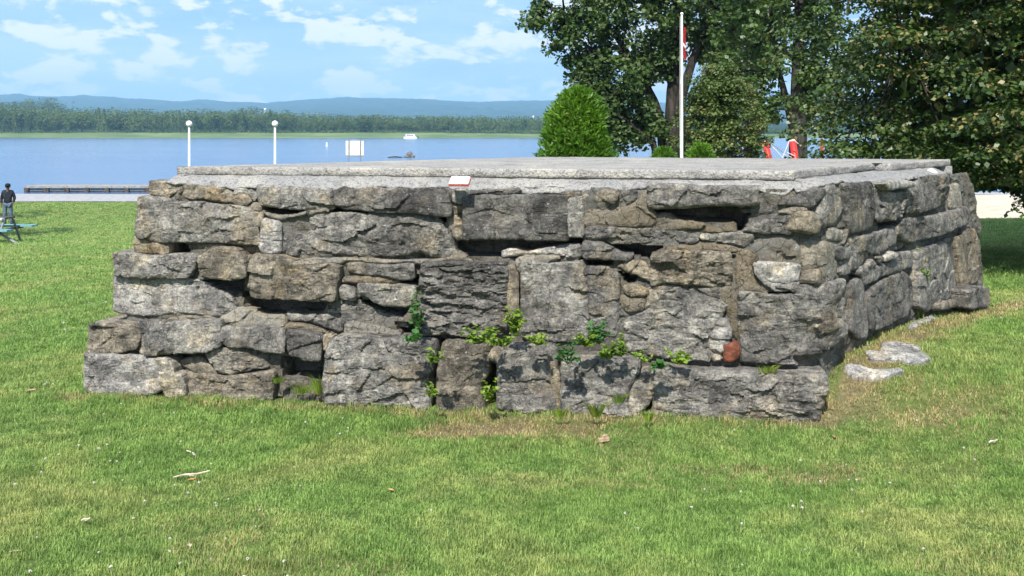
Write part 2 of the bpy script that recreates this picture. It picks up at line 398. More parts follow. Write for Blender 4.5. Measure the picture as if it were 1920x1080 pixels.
w2 = N(t, 'ShaderNodeTexWhiteNoise', noise_dimensions='1D'); L(t, wv, w2.inputs['W'])
c = mix(t, c, mix(t, (0.30, 0.23, 0.10), (0.56, 0.47, 0.27), w2.outputs['Value']), drr)
c = mix(t, mix(t, c, (0.66, 0.72, 0.62), 1.0, 'MULTIPLY'), mix(t, c, (1.16, 1.12, 1.05), 1.0, 'MULTIPLY'), mrange(t, noise(t, P, 7, 6, 0.65, 0.4), 0.36, 0.62))
L(t, c, b.inputs['Base Color'])
tr = N(t, 'ShaderNodeBsdfTranslucent'); L(t, c, tr.inputs[0])
ms = N(t, 'ShaderNodeMixShader'); ms.inputs[0].default_value = 0.35
L(t, b.outputs[0], ms.inputs[1]); L(t, tr.outputs[0], ms.inputs[2]); L(t, ms.outputs[0], t.nodes['Material Output'].inputs[0])

m, t, b = mat('river_water', (0.085, 0.165, 0.32), 0.12, 0, 0.7)
b.inputs['IOR'].default_value = 1.33
g = N(t, 'ShaderNodeNewGeometry'); P = g.outputs['Position']
amp = mrange(t, noise(t, P, 0.012, 4, 0.6, 0.2, (0.35, 1, 1)), 0.35, 0.65, 0.35, 1.0)
h = math_(t, 'MULTIPLY', noise(t, P, 1.6, 8, 0.62, 0.2, (0.55, 1, 1)), amp)
bump(t, b, h, 1.0, 0.13)

# ------------------------------------------------------------------ terrain
WATER = -2.75
CTRL = np.array([
    (0, 0, 0), (0, 2, 0), (0, 3.5, 0), (-2, 3.6, 0), (2, 3.6, .02), (4, 4, .04), (-4, 4, -.02), (-4, 0, 0), (4, 0, 0), (0, -8, 0), (-12, -8, .1), (12, -8, 0),
    (-2.85, 6.42, -.12), (-.35, 5.90, -.085), (.8, 5.68, -.04), (1.75, 5.52, -.01), (2.05, 5.6, .07), (2.0, 5.95, .19), (2.45, 6.5, .26), (3.2, 7.35, .22), (4.3, 8.6, .10),
    (2.9, 6.0, .17), (3.6, 5.2, .10), (5, 7, .18), (6, 9, .12), (9, 12, -.02), (12, 22, -.38), (16, 35, -1.2), (15, 50, -1.9), (15, 69, -2.65),
    (-3.5, 6.6, -.15), (-5, 9, -.27), (-10, 19, -.85), (-14.3, 28.2, -1.54), (-20.6, 40.8, -2.25), (-28, 60.5, -2.60), (-30, 69, -2.70), (0, 10.5, -.05), (0, 15, -.35), (0, 25, -1.0),
    (0, 40, -1.9), (0, 60, -2.55), (0, 69, -2.70), (60, 69, -2.65), (-70, 69, -2.70), (50, 30, -1.0), (-60, 30, -1.6), (-60, 0, -.4), (60, 0, 0)], float)
def _U(r2): return np.where(r2 > 1e-9, r2 * np.log(np.maximum(r2, 1e-9)), 0)
_n = len(CTRL); _A = np.zeros((_n + 3, _n + 3)); _d2 = ((CTRL[:, None, :2] - CTRL[None, :, :2]) ** 2).sum(-1)
_A[:_n, :_n] = _U(_d2) + np.eye(_n) * 0.02; _A[:_n, _n] = 1; _A[:_n, _n+1:] = CTRL[:, :2]; _A[_n:, :_n] = _A[:_n, _n:].T
_w = np.linalg.solve(_A, np.concatenate([CTRL[:, 2], np.zeros(3)]))
def ground(x, y):
    x = np.asarray(x, float); y = np.asarray(y, float); sh = x.shape; x = x.ravel(); y = y.ravel()
    cx = np.clip(x, -75, 75); cy = np.clip(y, -12, 69)
    z = np.zeros(len(x))
    for i in range(0, len(x), 20000):
        a, b_ = cx[i:i+20000], cy[i:i+20000]
        z[i:i+20000] = _U((a[:, None]-CTRL[:, 0])**2 + (b_[:, None]-CTRL[:, 1])**2) @ _w[:_n] + _w[_n] + _w[_n+1]*a + _w[_n+2]*b_
    z = z + np.where(y < 30, 0.010 * vnoise(x*1.3, y*1.3, 0, 5) + 0.006 * vnoise(x*5, y*5, 0, 6), 0)
    z = np.where(y > 69, z - (y - 69) * 0.09, z)
    return z.reshape(sh)
def gz(x, y): return float(ground(np.array([x]), np.array([y]))[0])

# wall frame: corner, front direction, side direction
WC = np.array([1.725, 5.75]); eF = np.array([-.983, .182]); eF /= np.linalg.norm(eF); nF = np.array([-eF[1], eF[0]]) * 1.0
if nF[1] > 0: nF = -nF
eS = np.array([.64, .77]); eS /= np.linalg.norm(eS); nS = np.array([eS[1], -eS[0]])
FOOT = np.array([(-2.95, 6.45), (1.75, 5.52), (4.5, 8.8), (.4, 10.0)])     # rough footprint
def inpoly(x, y, poly):
    x = np.asarray(x); y = np.asarray(y); c = np.zeros(x.shape, bool); n = len(poly); j = n - 1
    for i in range(n):
        xi, yi = poly[i]; xj, yj = poly[j]
        c ^= ((yi > y) != (yj > y)) & (x < (xj - xi) * (y - yi) / ((yj - yi) if abs(yj - yi) > 1e-12 else 1e-12) + xi)
        j = i
    return c
def segdist(x, y, a, b):
    a = np.asarray(a, float); b = np.asarray(b, float); d = b - a
    t = np.clip(((x - a[0]) * d[0] + (y - a[1]) * d[1]) / (d @ d), 0, 1)
    return np.hypot(x - a[0] - t * d[0], y - a[1] - t * d[1])
def dryness(x, y):
    n = fbm(x*1.7, y*1.7, 0, 40, 3); n2 = fbm(x*5, y*5, 0, 44, 3)
    dfront = segdist(x, y, (-2.9, 6.40), (1.75, 5.50)); dside = segdist(x, y, (1.8, 5.6), (4.5, 8.7))
    v = 0.42 * np.exp(-(dfront / 0.06)**2) + 0.62 * np.exp(-(dside / 0.13)**2)
    v = v + .95 * np.exp(-(((x + .02) / .52)**2 + ((y - 5.62) / .15)**2)**1.3)                      # the worn hollow at the foot of the front
    v = v + 0.3 * np.exp(-(((x - 2.15) / .22)**2 + ((y - 5.95) / .4)**2))
    v = v + 0.30 * np.exp(-(((x - 1.15) / .85)**2 + ((y - 4.85) / .18)**2)) + 0.28 * np.exp(-(((x - 2.6) / .9)**2 + ((y - 5.5) / .25)**2))
    v = v + np.where(v > .12, n2 * .35, 0) + sstep(.30, .75, n) * .16 + .0
    return np.clip(v, 0, 1)
def grid_mesh(xs, ys, zf):
    X, Y = np.meshgrid(xs, ys); Z = zf(X, Y)
    co = np.stack([X.ravel(), Y.ravel(), Z.ravel()], 1)
    nx, ny = len(xs), len(ys); I = np.arange(nx*ny).reshape(ny, nx)
    q = np.stack([I[:-1, :-1].ravel(), I[:-1, 1:].ravel(), I[1:, 1:].ravel(), I[1:, :-1].ravel()], 1)
    return co, q
def seg(a, b, s): return list(np.arange(a, b - 1e-6, s))
xs = np.array(seg(-400, -80, 20) + seg(-80, -16, 2) + seg(-16, -6, .5) + seg(-6, 7, .08) + seg(7, 18, .5) + seg(18, 80, 2) + seg(80, 401, 20))
ys = np.array(seg(-60, -10, 5) + seg(-10, 2, 1) + seg(2, 10, .08) + seg(10, 30, .5) + seg(30, 78, 1.0) + seg(78, 90, 4))
co, q = grid_mesh(xs, ys, ground)
me = mesh_np('lawn', co, quads=q, smooth=True)
dv = dryness(co[:, 0], co[:, 1])
a_ = me.attributes.new('dry', 'FLOAT', 'POINT'); a_.data.foreach_set('value', dv.astype(np.float32))
tag(link('lawn', me, M['lawn_ground']), kind='structure')
# gravel path along the shore and the sand of the beach: sheets a little above the soil
co, q = grid_mesh(np.array(seg(-120, 41, 1.0)), np.linspace(0, 1, 13), lambda X, Y: X*0)
yy = 60.0 + 0.06*(np.clip(co[:, 0], -60, 0)+28) + fbm(co[:, 0]*.3, co[:, 0]*0, 0, 3)*.25 + co[:, 1]*(9.4)
co[:, 1] = yy; co[:, 2] = ground(co[:, 0], yy) + .03
tag(link('gravel_path', mesh_np('gravel_path', co, quads=q, smooth=True), M['gravel_path']), kind='structure')
co, q = grid_mesh(np.array(seg(7, 61, .5)), np.linspace(0, 1, 71), lambda X, Y: X*0)
yy = 24.4 + fbm(co[:, 0]*.6, co[:, 0]*0, 0, 8)*.35 + co[:, 1]*36.8
co[:, 1] = yy; co[:, 2] = ground(co[:, 0], yy) + .03 + .02*fbm(co[:, 0]*.8, yy*.8, 0, 9)
tag(link('beach_sand', mesh_np('beach_sand', co, quads=q, smooth=True), M['beach_sand']), kind='structure')
# river
co, q = grid_mesh(np.array(seg(-2600, 2601, 200)), np.array([66, 120, 200, 320, 480, 640, 790.]), lambda X, Y: X*0 + WATER)
tag(link('river', mesh_np('river', co, quads=q), M['river_water']), kind='structure')
# marsh strip with an uneven edge, rising to the woods
def marsh(X, Y): return WATER + .12 + sstep(742, 850, Y) * (3.9 - 1.3 * sstep(-100, 60, X)) + fbm(X*.02, Y*.05, 0, 21, 4)*.35*sstep(742, 760, Y)
co, q = grid_mesh(np.array(seg(-2600, 2601, 10)), np.concatenate([[738], np.linspace(742, 900, 24)]), marsh)
co[:, 1] += np.where(co[:, 1] < 760, fbm(co[:, 0]*.012, co[:, 0]*0, 0, 31, 4)*9, 0); co[co[:, 1] < 741, 2] -= .6
tag(link('marsh', mesh_np('marsh', co, quads=q, smooth=True), M['marsh_reed']), kind='structure')

def prof(px, pts):
    a = np.array(pts, float); return np.interp(px, a[:, 0], a[:, 1])
# wooded land behind, then the hills: bearing x distance grid
RIDGE = [(-900, 196), (-500, 188), (-200, 183), (0, 180), (35, 178), (62, 183), (130, 183), (155, 180), (230, 186), (300, 190), (345, 192), (372, 189), (430, 192), (500, 195),
         (560, 190), (640, 185), (700, 186), (800, 188), (860, 192), (900, 194), (950, 191), (1030, 190), (1120, 190), (1250, 195), (1400, 198), (1600, 192), (1900, 196), (2400, 188), (2900, 196)]
pxs = np.arange(-900, 2901, 7.0); rs = np.concatenate([[880, 899], np.linspace(900, 2500, 12), np.linspace(2700, 7000, 30), [7400, 8200]])
PX, RR = np.meshgrid(pxs, rs)
zr = EYE + (HZ - prof(PX, RIDGE)) / F * 7000
zl = np.where(RR < 899.5, -4.0, 2.0 + (RR - 900) / 1600 * 22)
tt = sstep(2700, 7000, RR)
Z = np.where(RR < 2700, zl, 24 + (zr - 24) * tt ** 1.25)
Z = Z + fbm(PX*.012*RR/2000, RR*.0022, 0, 17, 5) * np.where(RR < 2500, 2, 4 + 24 * tt * (1 - tt) * 3) + vnoise(PX*.22, RR*.01, 0, 4) * np.where(RR > 3000, 2.6, 0.5)
Z = np.where(RR > 7100, Z - (RR - 7000) * .12, Z)
X = (PX - 960) / F * RR
co = np.stack([X.ravel(), RR.ravel(), Z.ravel()], 1)
nx, ny = len(pxs), len(rs); I = np.arange(nx*ny).reshape(ny, nx)
q = np.stack([I[:-1, :-1].ravel(), I[:-1, 1:].ravel(), I[1:, 1:].ravel(), I[1:, :-1].ravel()], 1)
tag(link('hills', mesh_np('hills', co, quads=q, smooth=True), M['hill_forest']), kind='structure')

# ------------------------------------------------------------------ leaves and trees
def leaf_cloud(P, Nn, size, rg, droop=0.0, shape='quad', aspect=0.55, jitter=0.5):
    """P centres (n,3), Nn preferred normals (n,3), size (n,) -> verts, quads"""
    n = len(P)
    nn = Nn + rg.normal(0, jitter, (n, 3)); nn /= np.linalg.norm(nn, axis=1)[:, None] + 1e-9
    a = rg.normal(0, 1, (n, 3)); a[:, 2] -= droop
    a -= nn * (a * nn).sum(1)[:, None]; a /= np.linalg.norm(a, axis=1)[:, None] + 1e-9
    b_ = np.cross(nn, a)
    s = size[:, None]
    if shape == 'quad':
        v = np.stack([P - a*s*.5, P + b_*s*aspect*.5 - a*s*.08, P + a*s*.5, P - b_*s*aspect*.5 - a*s*.08], 1).reshape(-1, 3)
        q = np.arange(4*n).reshape(n, 4)
        return v, q
    f = nn * s * .10
    v = np.stack([P - a*s*.5, P + b_*s*aspect*.5 - a*s*.15 + f, P + b_*s*aspect*.33 + a*s*.22 + f, P + a*s*.5,
                  P - b_*s*aspect*.33 + a*s*.22 + f, P - b_*s*aspect*.5 - a*s*.15 + f], 1).reshape(-1, 3)
    i = np.arange(n)[:, None] * 6
    q = np.concatenate([i + np.array([0, 1, 2, 3]), i + np.array([0, 3, 4, 5])])
    return v, q
def ball_pts(n, rg):
    v = rg.normal(0, 1, (n, 3)); v /= np.linalg.norm(v, axis=1)[:, None]; return v
def crown_mesh(name, clumps, rg, leaf, per, shape='quad', droop=.4, flat=.45, inner=0.0, jitter=.55, sun_up=.9, aspect=.55):
    """clumps: list of (centre, radius) ; leaves lie in flattened pads"""
    c = np.array([k[0] for k in clumps], float); r = np.array([k[1] for k in clumps], float)
    idx = np.repeat(np.arange(len(c)), np.maximum(3, (per * (r / r.mean())**2).astype(int)))
    d = ball_pts(len(idx), rg); rad = rg.random(len(idx))**.45
    off = d * rad[:, None] * r[idx][:, None]; off[:, 2] *= flat; off[:, 2] -= (np.hypot(off[:, 0], off[:, 1])**2) / r[idx] * .35
    P = c[idx] + off
    Nn = d * .5 + np.array([0, 0, sun_up])
    return leaf_cloud(P, Nn, leaf * rg.uniform(.6, 1.25, len(idx)), rg, droop, shape, aspect, jitter)

# far woods: a front row of countable trees, each with crown and trunk, and a wood mass behind
def far_tree_meshes(k, rg, conifer=False):
    out = []
    for i in range(k):
        if conifer:
            n = 420; h = rg.random(n)**.8; ang = rg.random(n)*2*PI; r = (1-h)*.26 + .02
            P = np.stack([np.cos(ang)*r*rg.uniform(.5, 1, n), np.sin(ang)*r*rg.uniform(.5, 1, n), .12 + h*.88], 1)
            Nn = np.stack([np.cos(ang), np.sin(ang), np.full(n, .6)], 1)
            v, q = leaf_cloud(P, Nn, np.full(n, .085), rg, 1.0, 'quad', .5, .3)
        else:
            lob = [((rg.normal(0, .17), rg.normal(0, .17), rg.uniform(.25, .80)), rg.uniform(.16, .27)) for _ in range(11)]
            lob += [((0, 0, .5), .32)]
            Ps = []; Ns = []
            for c_, r_ in lob:
                m_ = 130; d = ball_pts(m_, rg); Ps.append(np.array(c_) + d * r_ * rg.uniform(.75, 1.05, (m_, 1)) * np.array([1, 1, .95])); Ns.append(d*1.2 + np.array([0, 0, .4]))
            P = np.concatenate(Ps); P[:, 2] = np.clip(P[:, 2], .02, 1.04)
            v, q = leaf_cloud(P, np.concatenate(Ns), rg.uniform(.035, .075, len(P)), rg, 0, 'quad', .9, .35)
        out.append(mesh_np('crown', v, quads=q))
    return out
rgF = np.random.default_rng(5)
FT = far_tree_meshes(6, rgF); FCn = far_tree_meshes(2, rgF, True)
for me in FT + FCn: me.materials.append(M['leaf_forest'])
tm = MB().tube([(0, 0, -.1), (0, 0, .5)], [.02, .012], 5).mesh('trunk'); tm.materials.append(M['bark'])
TOPS = [(-700, 205), (-300, 200), (0, 196), (40, 200), (120, 206), (200, 204), (300, 208), (450, 207), (470, 203), (560, 212), (640, 216), (760, 217), (900, 220), (1030, 219), (1300, 218), (1900, 212), (2600, 205)]
def marshz(x, y): return float(marsh(np.array([x]), np.array([y]))[0])
def far_tree(px, Y, hgt, w, conifer, label, group):
    x = (px - 960) / F * Y; z = marshz(x, min(Y, 895)) - .3 if Y < 900 else 2.0 + (Y - 900) / 1600 * 22
    r_ = thing('far_tree', label, 'tree', (x, Y, z), group, rnd.uniform(0, 6.28))
    me = rnd.choice(FCn if conifer else FT)
    cr = link('crown', me, None, r_); cr.scale = (w, w, hgt)
    tr = link('trunk', tm, None, r_); tr.scale = (w, w, hgt * .8)
px = -520.0
while px < 1330:
    Y = rnd.uniform(850, 885); con = rnd.random() < .10
    top = prof(px, TOPS) + rnd.uniform(-3, 9)
    x = (px - 960) / F * Y; base = marshz(x, Y) - .3
    hgt = EYE + (HZ - top) / F * Y - base
    w = hgt * rnd.uniform(.65, 1.25)
    far_tree(px, Y, hgt, w * (1 if not con else .9), con, 'distant broadleaf tree in the wood along the far bank of the river' if not con else 'distant dark conifer in the wood along the far bank of the river',
             'broadleaf trees along the far bank' if not con else 'conifers along the far bank')
    px += rnd.uniform(7, 19)
# the wood behind the front row: nobody could count it
vs = []; qs = []; nv = 0
def add_mass(px, Y, top, w, baseZ, n=200):
    global nv
    x = (px - 960) / F * Y; zt = EYE + (HZ - top) / F * Y; h = zt - baseZ
    lob = rgF.normal(0, .3, (6, 3)); 
    idx = rgF.integers(0, 6, n); d = ball_pts(n, rgF)
    P = lob[idx]*np.array([.7, .7, .35]) + np.array([0, 0, .55]) + d*np.array([.30, .30, .40])
    P[:, 2] = np.clip(P[:, 2], 0, 1); P = P*np.array([w, w, h]) + np.array([x, Y, baseZ])
    v, q = leaf_cloud(P, d + np.array([0, 0, .4]), rgF.uniform(.05, .11, n)*w*1.1, rgF, 0, 'quad', .9, .3)
    vs.append(v); qs.append(q + nv); nv += len(v)
for Y, extra, step in ((915, -1, 13), (980, -3, 13), (1080, -5, 13), (1250, -6.5, 14)):
    px = -620.0
    while px < 1430:
        top = prof(px, TOPS) + extra*.8 + rnd.uniform(-2, 5) + 3
        add_mass(px, Y + rnd.uniform(-25, 25), top, 16*Y/900, 2.0, 170); px += rnd.uniform(.7, 1.3)*step
# the knoll with taller trees on the left, a few spiky tops
for k in range(60):
    px = rnd.uniform(38, 118); top = 182 + 3*abs((px-78)/40)**3*4 + rnd.uniform(0, 3) + (0 if k < 26 else rnd.uniform(0, 16))
    add_mass(px, 1330 + rnd.uniform(-30, 30), top, 15, 8, 210)
for k in range(60):
    px = rnd.uniform(-120, 60); add_mass(px, 1360, 190 + rnd.uniform(0, 5), 20, 8, 190)
for px, top in ((462, 199), (470, 197), (455, 203), (478, 201), (137, 190), (250, 203), (262, 202)):
    add_mass(px, 905, top, 9, 2, 160)
tag(link('far_wood', mesh_np('far_wood', np.concatenate(vs), quads=np.concatenate(qs)), M['leaf_forest']), kind='stuff')
# low shrubs along the marsh
vs = []; qs = []; nv = 0
for k in range(240):
    px = rnd.uniform(-400, 1350)
    add_mass(px, rnd.uniform(826, 848), 246.5 - rnd.uniform(0, 5) + (0 if px > 500 else 1), rnd.uniform(6, 12), 0.2, 60)
tag(link('marsh_shrubs', mesh_np('marsh_shrubs', np.concatenate(vs), quads=np.concatenate(qs)), M['leaf_forest']), kind='stuff')

# ------------------------------------------------------------------ the stone ruin
TILE = {0: (140, 290), 1: (140, 530), 2: (540, 290), 3: (540, 530), 4: (940, 290), 5: (940, 530), 6: (1380, 290), 7: (1380, 480), 9: (0, 0)}
def tp(tile, s):
    ox, oy = TILE[tile]; k = 1.0 if tile == 9 else 4.0
    a = np.array([float(v) for v in s.replace('(', ' ').replace(')', ' ').replace(',', ' ').split()]).reshape(-1, 2)
    return a / k + np.array([ox, oy])
def un_plane(p, e, n, d):
    """pixel rays -> (distance along e from the corner, height) on the vertical plane n.(X-WC)=d"""
    rx = (p[:, 0] - 960) / F; q = WC + n * d
    Y = (q @ n) / (n[0] * rx + n[1])
    X = rx * Y
    return (X - q[0]) * e[0] + (Y - q[1]) * e[1], EYE + (HZ - p[:, 1]) / F * Y
def to_uz(p, mode, d, corner=1520):
    uf, zf = un_plane(p, eF, nF, d); us, zs = un_plane(p, eS, nS, d)
    if mode == 'F': return np.stack([-uf, zf], 1)
    if mode == 'S': return np.stack([us, zs], 1)
    k = p[:, 0] > corner
    return np.stack([np.where(k, us, -uf), np.where(k, zs, zf)], 1)
def map_wall(u, z, d, mode):
    u = np.asarray(u, float); d = np.asarray(d, float)
    if mode == 'F': w = np.zeros_like(u)
    elif mode == 'S': w = np.ones_like(u)
    else: w = sstep(-.09, .09, u)
    n = nF[None] * (1 - w)[:, None] + nS[None] * w[:, None]; n = n / np.linalg.norm(n, axis=1)[:, None]
    if mode == 'F': base = WC + eF[None] * (-u)[:, None]
    elif mode == 'S': base = WC + eS[None] * u[:, None]
    else:
        r = .07                                       # rounded arris
        base = np.where((u < 0)[:, None], WC + eF[None] * (-u)[:, None], WC + eS[None] * u[:, None])
        cut = np.exp(-(u / r)**2) * .035
        base = base - n * cut[:, None]
    xy = base + n * d[:, None]
    return np.stack([xy[:, 0], xy[:, 1], z], 1)
def poly_area(p): return .5 * np.sum(p[:, 0] * np.roll(p[:, 1], -1) - np.roll(p[:, 0], -1) * p[:, 1])

def stone_mesh(name, uz, d, depth, res, seed, mapping, strata=.5, rough=1.0, facet=1.0, jag=1.0, edge=.011, dfield=None, rnd_edge=.006, back=(.3, .6, 1.0)):
    rg = np.random.default_rng(seed)
    if poly_area(uz) < 0: uz = uz[::-1]
    # soften and roughen the outline
    p = []
    n = len(uz)
    for i in range(n):
        a, b_ = uz[i], uz[(i+1) % n]; f_ = min(.2, .016/(np.hypot(*(b_-a)) + 1e-9)); p.append(a*(1-f_) + b_*f_); p.append(a*f_ + b_*(1-f_))
    p = np.array(p); q_ = []
    for i in range(len(p)):
        a, b_ = p[i], p[(i+1) % len(p)]; L_ = np.hypot(*(b_-a)); k = max(1, int(L_/(res*1.1)))
        for j in range(k): q_.append(a + (b_-a)*j/k)
    p = np.array(q_)
    t_ = np.roll(p, -1, 0) - np.roll(p, 1, 0); t_ /= np.linalg.norm(t_, axis=1)[:, None] + 1e-9
    nn = np.stack([t_[:, 1], -t_[:, 0]], 1)
    jz = fbm(p[:, 0]*11, p[:, 1]*11, seed*.37, 3, 4) * .0060 * jag + vnoise(p[:, 0]*55, p[:, 1]*55, seed*.9, 5) * .0026 * jag
    p = p + nn * jz[:, None]
    lo = p.min(0) - res; hi = p.max(0) + res
    gu = np.arange(lo[0], hi[0] + res, res); gzv = np.arange(lo[1], hi[1] + res, res)
    U, Zg = np.meshgrid(gu, gzv); u = U.ravel(); z = Zg.ravel()
    ins = inpoly(u, z, p)
    A = p; B = np.roll(p, -1, 0); D = B - A; DD = (D**2).sum(1) + 1e-12
    dist = np.empty(len(u)); near = np.empty((len(u), 2))
    for i in range(0, len(u), 4000):
        uu = u[i:i+4000, None]; zz = z[i:i+4000, None]
        t = np.clip(((uu - A[:, 0])*D[:, 0] + (zz - A[:, 1])*D[:, 1]) / DD, 0, 1)
        cx = A[:, 0] + t*D[:, 0]; cz = A[:, 1] + t*D[:, 1]; dd = (uu-cx)**2 + (zz-cz)**2
        k = dd.argmin(1); ar = np.arange(len(k)); dist[i:i+4000] = np.sqrt(dd[ar, k]); near[i:i+4000] = np.stack([cx[ar, k], cz[ar, k]], 1)
    s = np.where(ins, dist, -dist)
    snap = np.abs(s) < res*.6
    ok = ins | snap
    u = np.where(snap, near[:, 0], u); z = np.where(snap, near[:, 1], z); s = np.where(snap, 0, s)
    I = np.arange(len(u)).reshape(U.shape)
    q = np.stack([I[:-1, :-1].ravel(), I[:-1, 1:].ravel(), I[1:, 1:].ravel(), I[1:, :-1].ravel()], 1)
    q = q[ok[q].all(1)]
    q = q[~snap[q].all(1) | (len(q) < 6)]
    if len(q) == 0: return None, None
    used = np.unique(q); rm = -np.ones(len(u), int); rm[used] = np.arange(len(used)); q = rm[q]
    u = u[used]; z = z[used]; s = s[used]
    # relief
    c0 = uz.mean(0); ext = (hi - lo)
    h = np.full(len(u), .018)
    for k in range(int(3 + 2*facet)):
        ang = rg.uniform(0, 2*PI); g1 = rg.uniform(.03, .16) * facet; off = rg.uniform(.012, .04)
        pu, pz = c0[0] + rg.uniform(-.5, .5)*ext[0], c0[1] + rg.uniform(-.5, .5)*ext[1]
        h = np.minimum(h, off + (math.cos(ang)*(u - pu) + math.sin(ang)*(z - pz)) * g1)
    h = np.maximum(h, -.022) + .002
    wu = u + fbm(u*4, z*4, seed, 60, 3)*.10; wz = z + fbm(u*4, z*4, seed + 3.3, 70, 3)*.05
    n1 = fbm(wu*3.5, wz*(3.5 + 7*strata), seed*1.7, 9, 5)
    ter = np.floor(n1*4.5)/4.5; fr = n1*4.5 - np.floor(n1*4.5); ter = ter + sstep(.78, 1, fr)/4.5
    h = h + (ter*.016 + n1*.004) * rough
    # broken faces: tilted planes meeting at sharp steps
    nc = max(3, int(ext[0]*ext[1]*(70 + 60*strata)*min(1.4, rough))); cu_ = rg.uniform(lo[0], hi[0], nc); cz0 = rg.uniform(lo[1], hi[1], nc)
    fu = u + fbm(u*7, z*7, seed + 1.1, 80, 3)*.035; fz_ = z + fbm(u*7, z*7, seed + 5.1, 90, 3)*.022
    asp = 1.5 + 1.2*strata; dd2 = (fu[:, None] - cu_)**2 + ((fz_[:, None] - cz0)*asp)**2; ci_ = dd2.argmin(1)
    gu_ = rg.normal(0, .08, nc); gz_ = rg.normal(0, .12, nc); of_ = rg.normal(0, .0052, nc)
    h = h + ((fu - cu_[ci_])*gu_[ci_] + (fz_ - cz0[ci_])*gz_[ci_] + of_[ci_]) * rough
    h = h + fbm(u*20, z*(20+20*strata), seed*2.1, 12, 4) * .0058 * rough + np.abs(fbm(u*38, z*(38+30*strata), seed, 15, 3)) * -.006 * rough
    e = np.clip(s / edge, 0, 1); h = h - (1 - e)**2 * .008
    e2 = np.clip(s / (edge*3.2), 0, 1); h = h - (1 - e2)**2 * rnd_edge
    dd_ = d + h
    if dfield is not None: dd_ = dd_ + dfield(u, z)
    # boundary edges -> sides running back into the wall
    e_all = np.concatenate([q[:, [0, 1]], q[:, [1, 2]], q[:, [2, 3]], q[:, [3, 0]]])
    key = {(int(a), int(b_)) for a, b_ in e_all}
    be = [(a, b_) for a, b_ in key if (b_, a) not in key]
    bv = sorted({a for a, _ in be} | {b_ for _, b_ in be}); loc = {v: i for i, v in enumerate(bv)}; bv = np.array(bv)
    co = mapping(u, z, dd_)
    quads = [q]; cur = bv; base_n = len(co); cos = [co]
    cu = u[bv]; cz_ = z[bv]; cd = dd_[bv]
    for r_i, fr in enumerate(back):
        sh = 1 - .05 * fr * (r_i + 1) / len(back)
        nu = c0[0] + (cu - c0[0]) * sh + fbm(cu*8, cz_*8, fr*3 + seed, 3)*.006
        nz_ = c0[1] + (cz_ - c0[1]) * (1 - .10*fr*(r_i+1)/len(back)) + fbm(cu*8, cz_*8, fr*3 + seed + 9, 3)*.006
        nd = d - depth*fr + (cd - d)*(1-fr)
        cos.append(mapping(nu, nz_, nd))
        new = base_n + np.arange(len(bv))
        qq = [(int(cur[loc[b_]]), int(cur[loc[a]]), int(new[loc[a]]), int(new[loc[b_]])) for a, b_ in be]
        quads.append(np.array(qq)); cur = new; base_n += len(bv)
    # close the back with a fan
    cos.append(mapping(np.array([c0[0]]), np.array([c0[1]]), np.array([d - depth])))
    tri = np.array([(int(cur[loc[b_]]), int(cur[loc[a]]), base_n) for a, b_ in be])
    co = np.concatenate(cos); cen = co[:len(u)].mean(0)
    me = mesh_np(name, co - cen, quads=np.concatenate(quads), tris=tri, smooth=True); me.set_sharp_from_angle(angle=R(34)); return me, cen

ORG = np.array([WC[0], WC[1], 0.0])
ruin = thing('stone_ruin', 'low ruined platform of rough grey stone blocks under a concrete slab, standing on the lawn', 'ruin', tuple(ORG))
TONE = dict(g=(.30, .297, .285), l=(.40, .397, .39), d=(.195, .192, .186), m=(.25, .246, .236), t=(.35, .312, .245), b=(.275, .252, .212), p=(.42, .40, .355), w=(.48, .47, .44), r=(.3, .3, .3), k=(.235, .232, .226))
sid = [100]
def stone(tile, mode, d, tone, s, name='stone', depth=.30, strata=.5, rough=1.0, facet=1.0, res=.0078, mt='limestone', corner=1520, **kw):
    d = .024 + d*.65 if -.01 < d < .07 else d
    rough *= .85*{'F': 1.0, 'C': .75, 'S': .5}[mode]
    uz = to_uz(tp(tile, s), mode, d + .005, corner); c_ = (uz.max(0)+uz.min(0))/2; ex_ = (uz.max(0)-uz.min(0)); q0 = (uz-c_)/(ex_/2); rt = np.hypot(q0[:, 0], q0[:, 1])/np.maximum(np.abs(q0).max(1), 1e-6); sq = .42 if (name == 'stone' and mode == 'F') else (.7 if name == 'brick' else .25 if name == 'stone' else 0.); q0 = np.clip(q0*(1 + sq*(rt[:, None] - 1)), -1, 1); uz = c_ + q0*ex_/2*(1 + .011/ex_)
    sid[0] += 1
    if poly_area(uz) < 0: uz = uz[::-1]
    me, cen = stone_mesh(name, uz, d, depth, res, sid[0], lambda u, z, dd: map_wall(u, z, dd, mode), strata, rough, facet, **kw)
    if me is None: return
    j = 1.13 + rnd.uniform(-.09, .09)
    col = TONE[tone] if mt == 'limestone' else tuple(v for v in {'t': (1, 1, 1), 'g': (.8, .84, .9), 'b': (.82, .76, .68), 'l': (1.25, 1.25, 1.25), 'd': (.6, .6, .6)}.get(tone, (1, 1, 1)))
    return link(name, me, M[mt], ruin, tuple(cen - ORG), tuple(c * j * w_ for c, w_ in zip(col, (1.04, 1.0, .93))))
def mortar(tile, mode, d, s, tone='t', **kw):
    kw.setdefault('facet', .3); kw.setdefault('rnd_edge', .012); kw.setdefault('depth', .12)
    return stone(tile, mode, d, tone, s, 'mortar_patch', rough=.8, mt='lime_mortar', **kw)

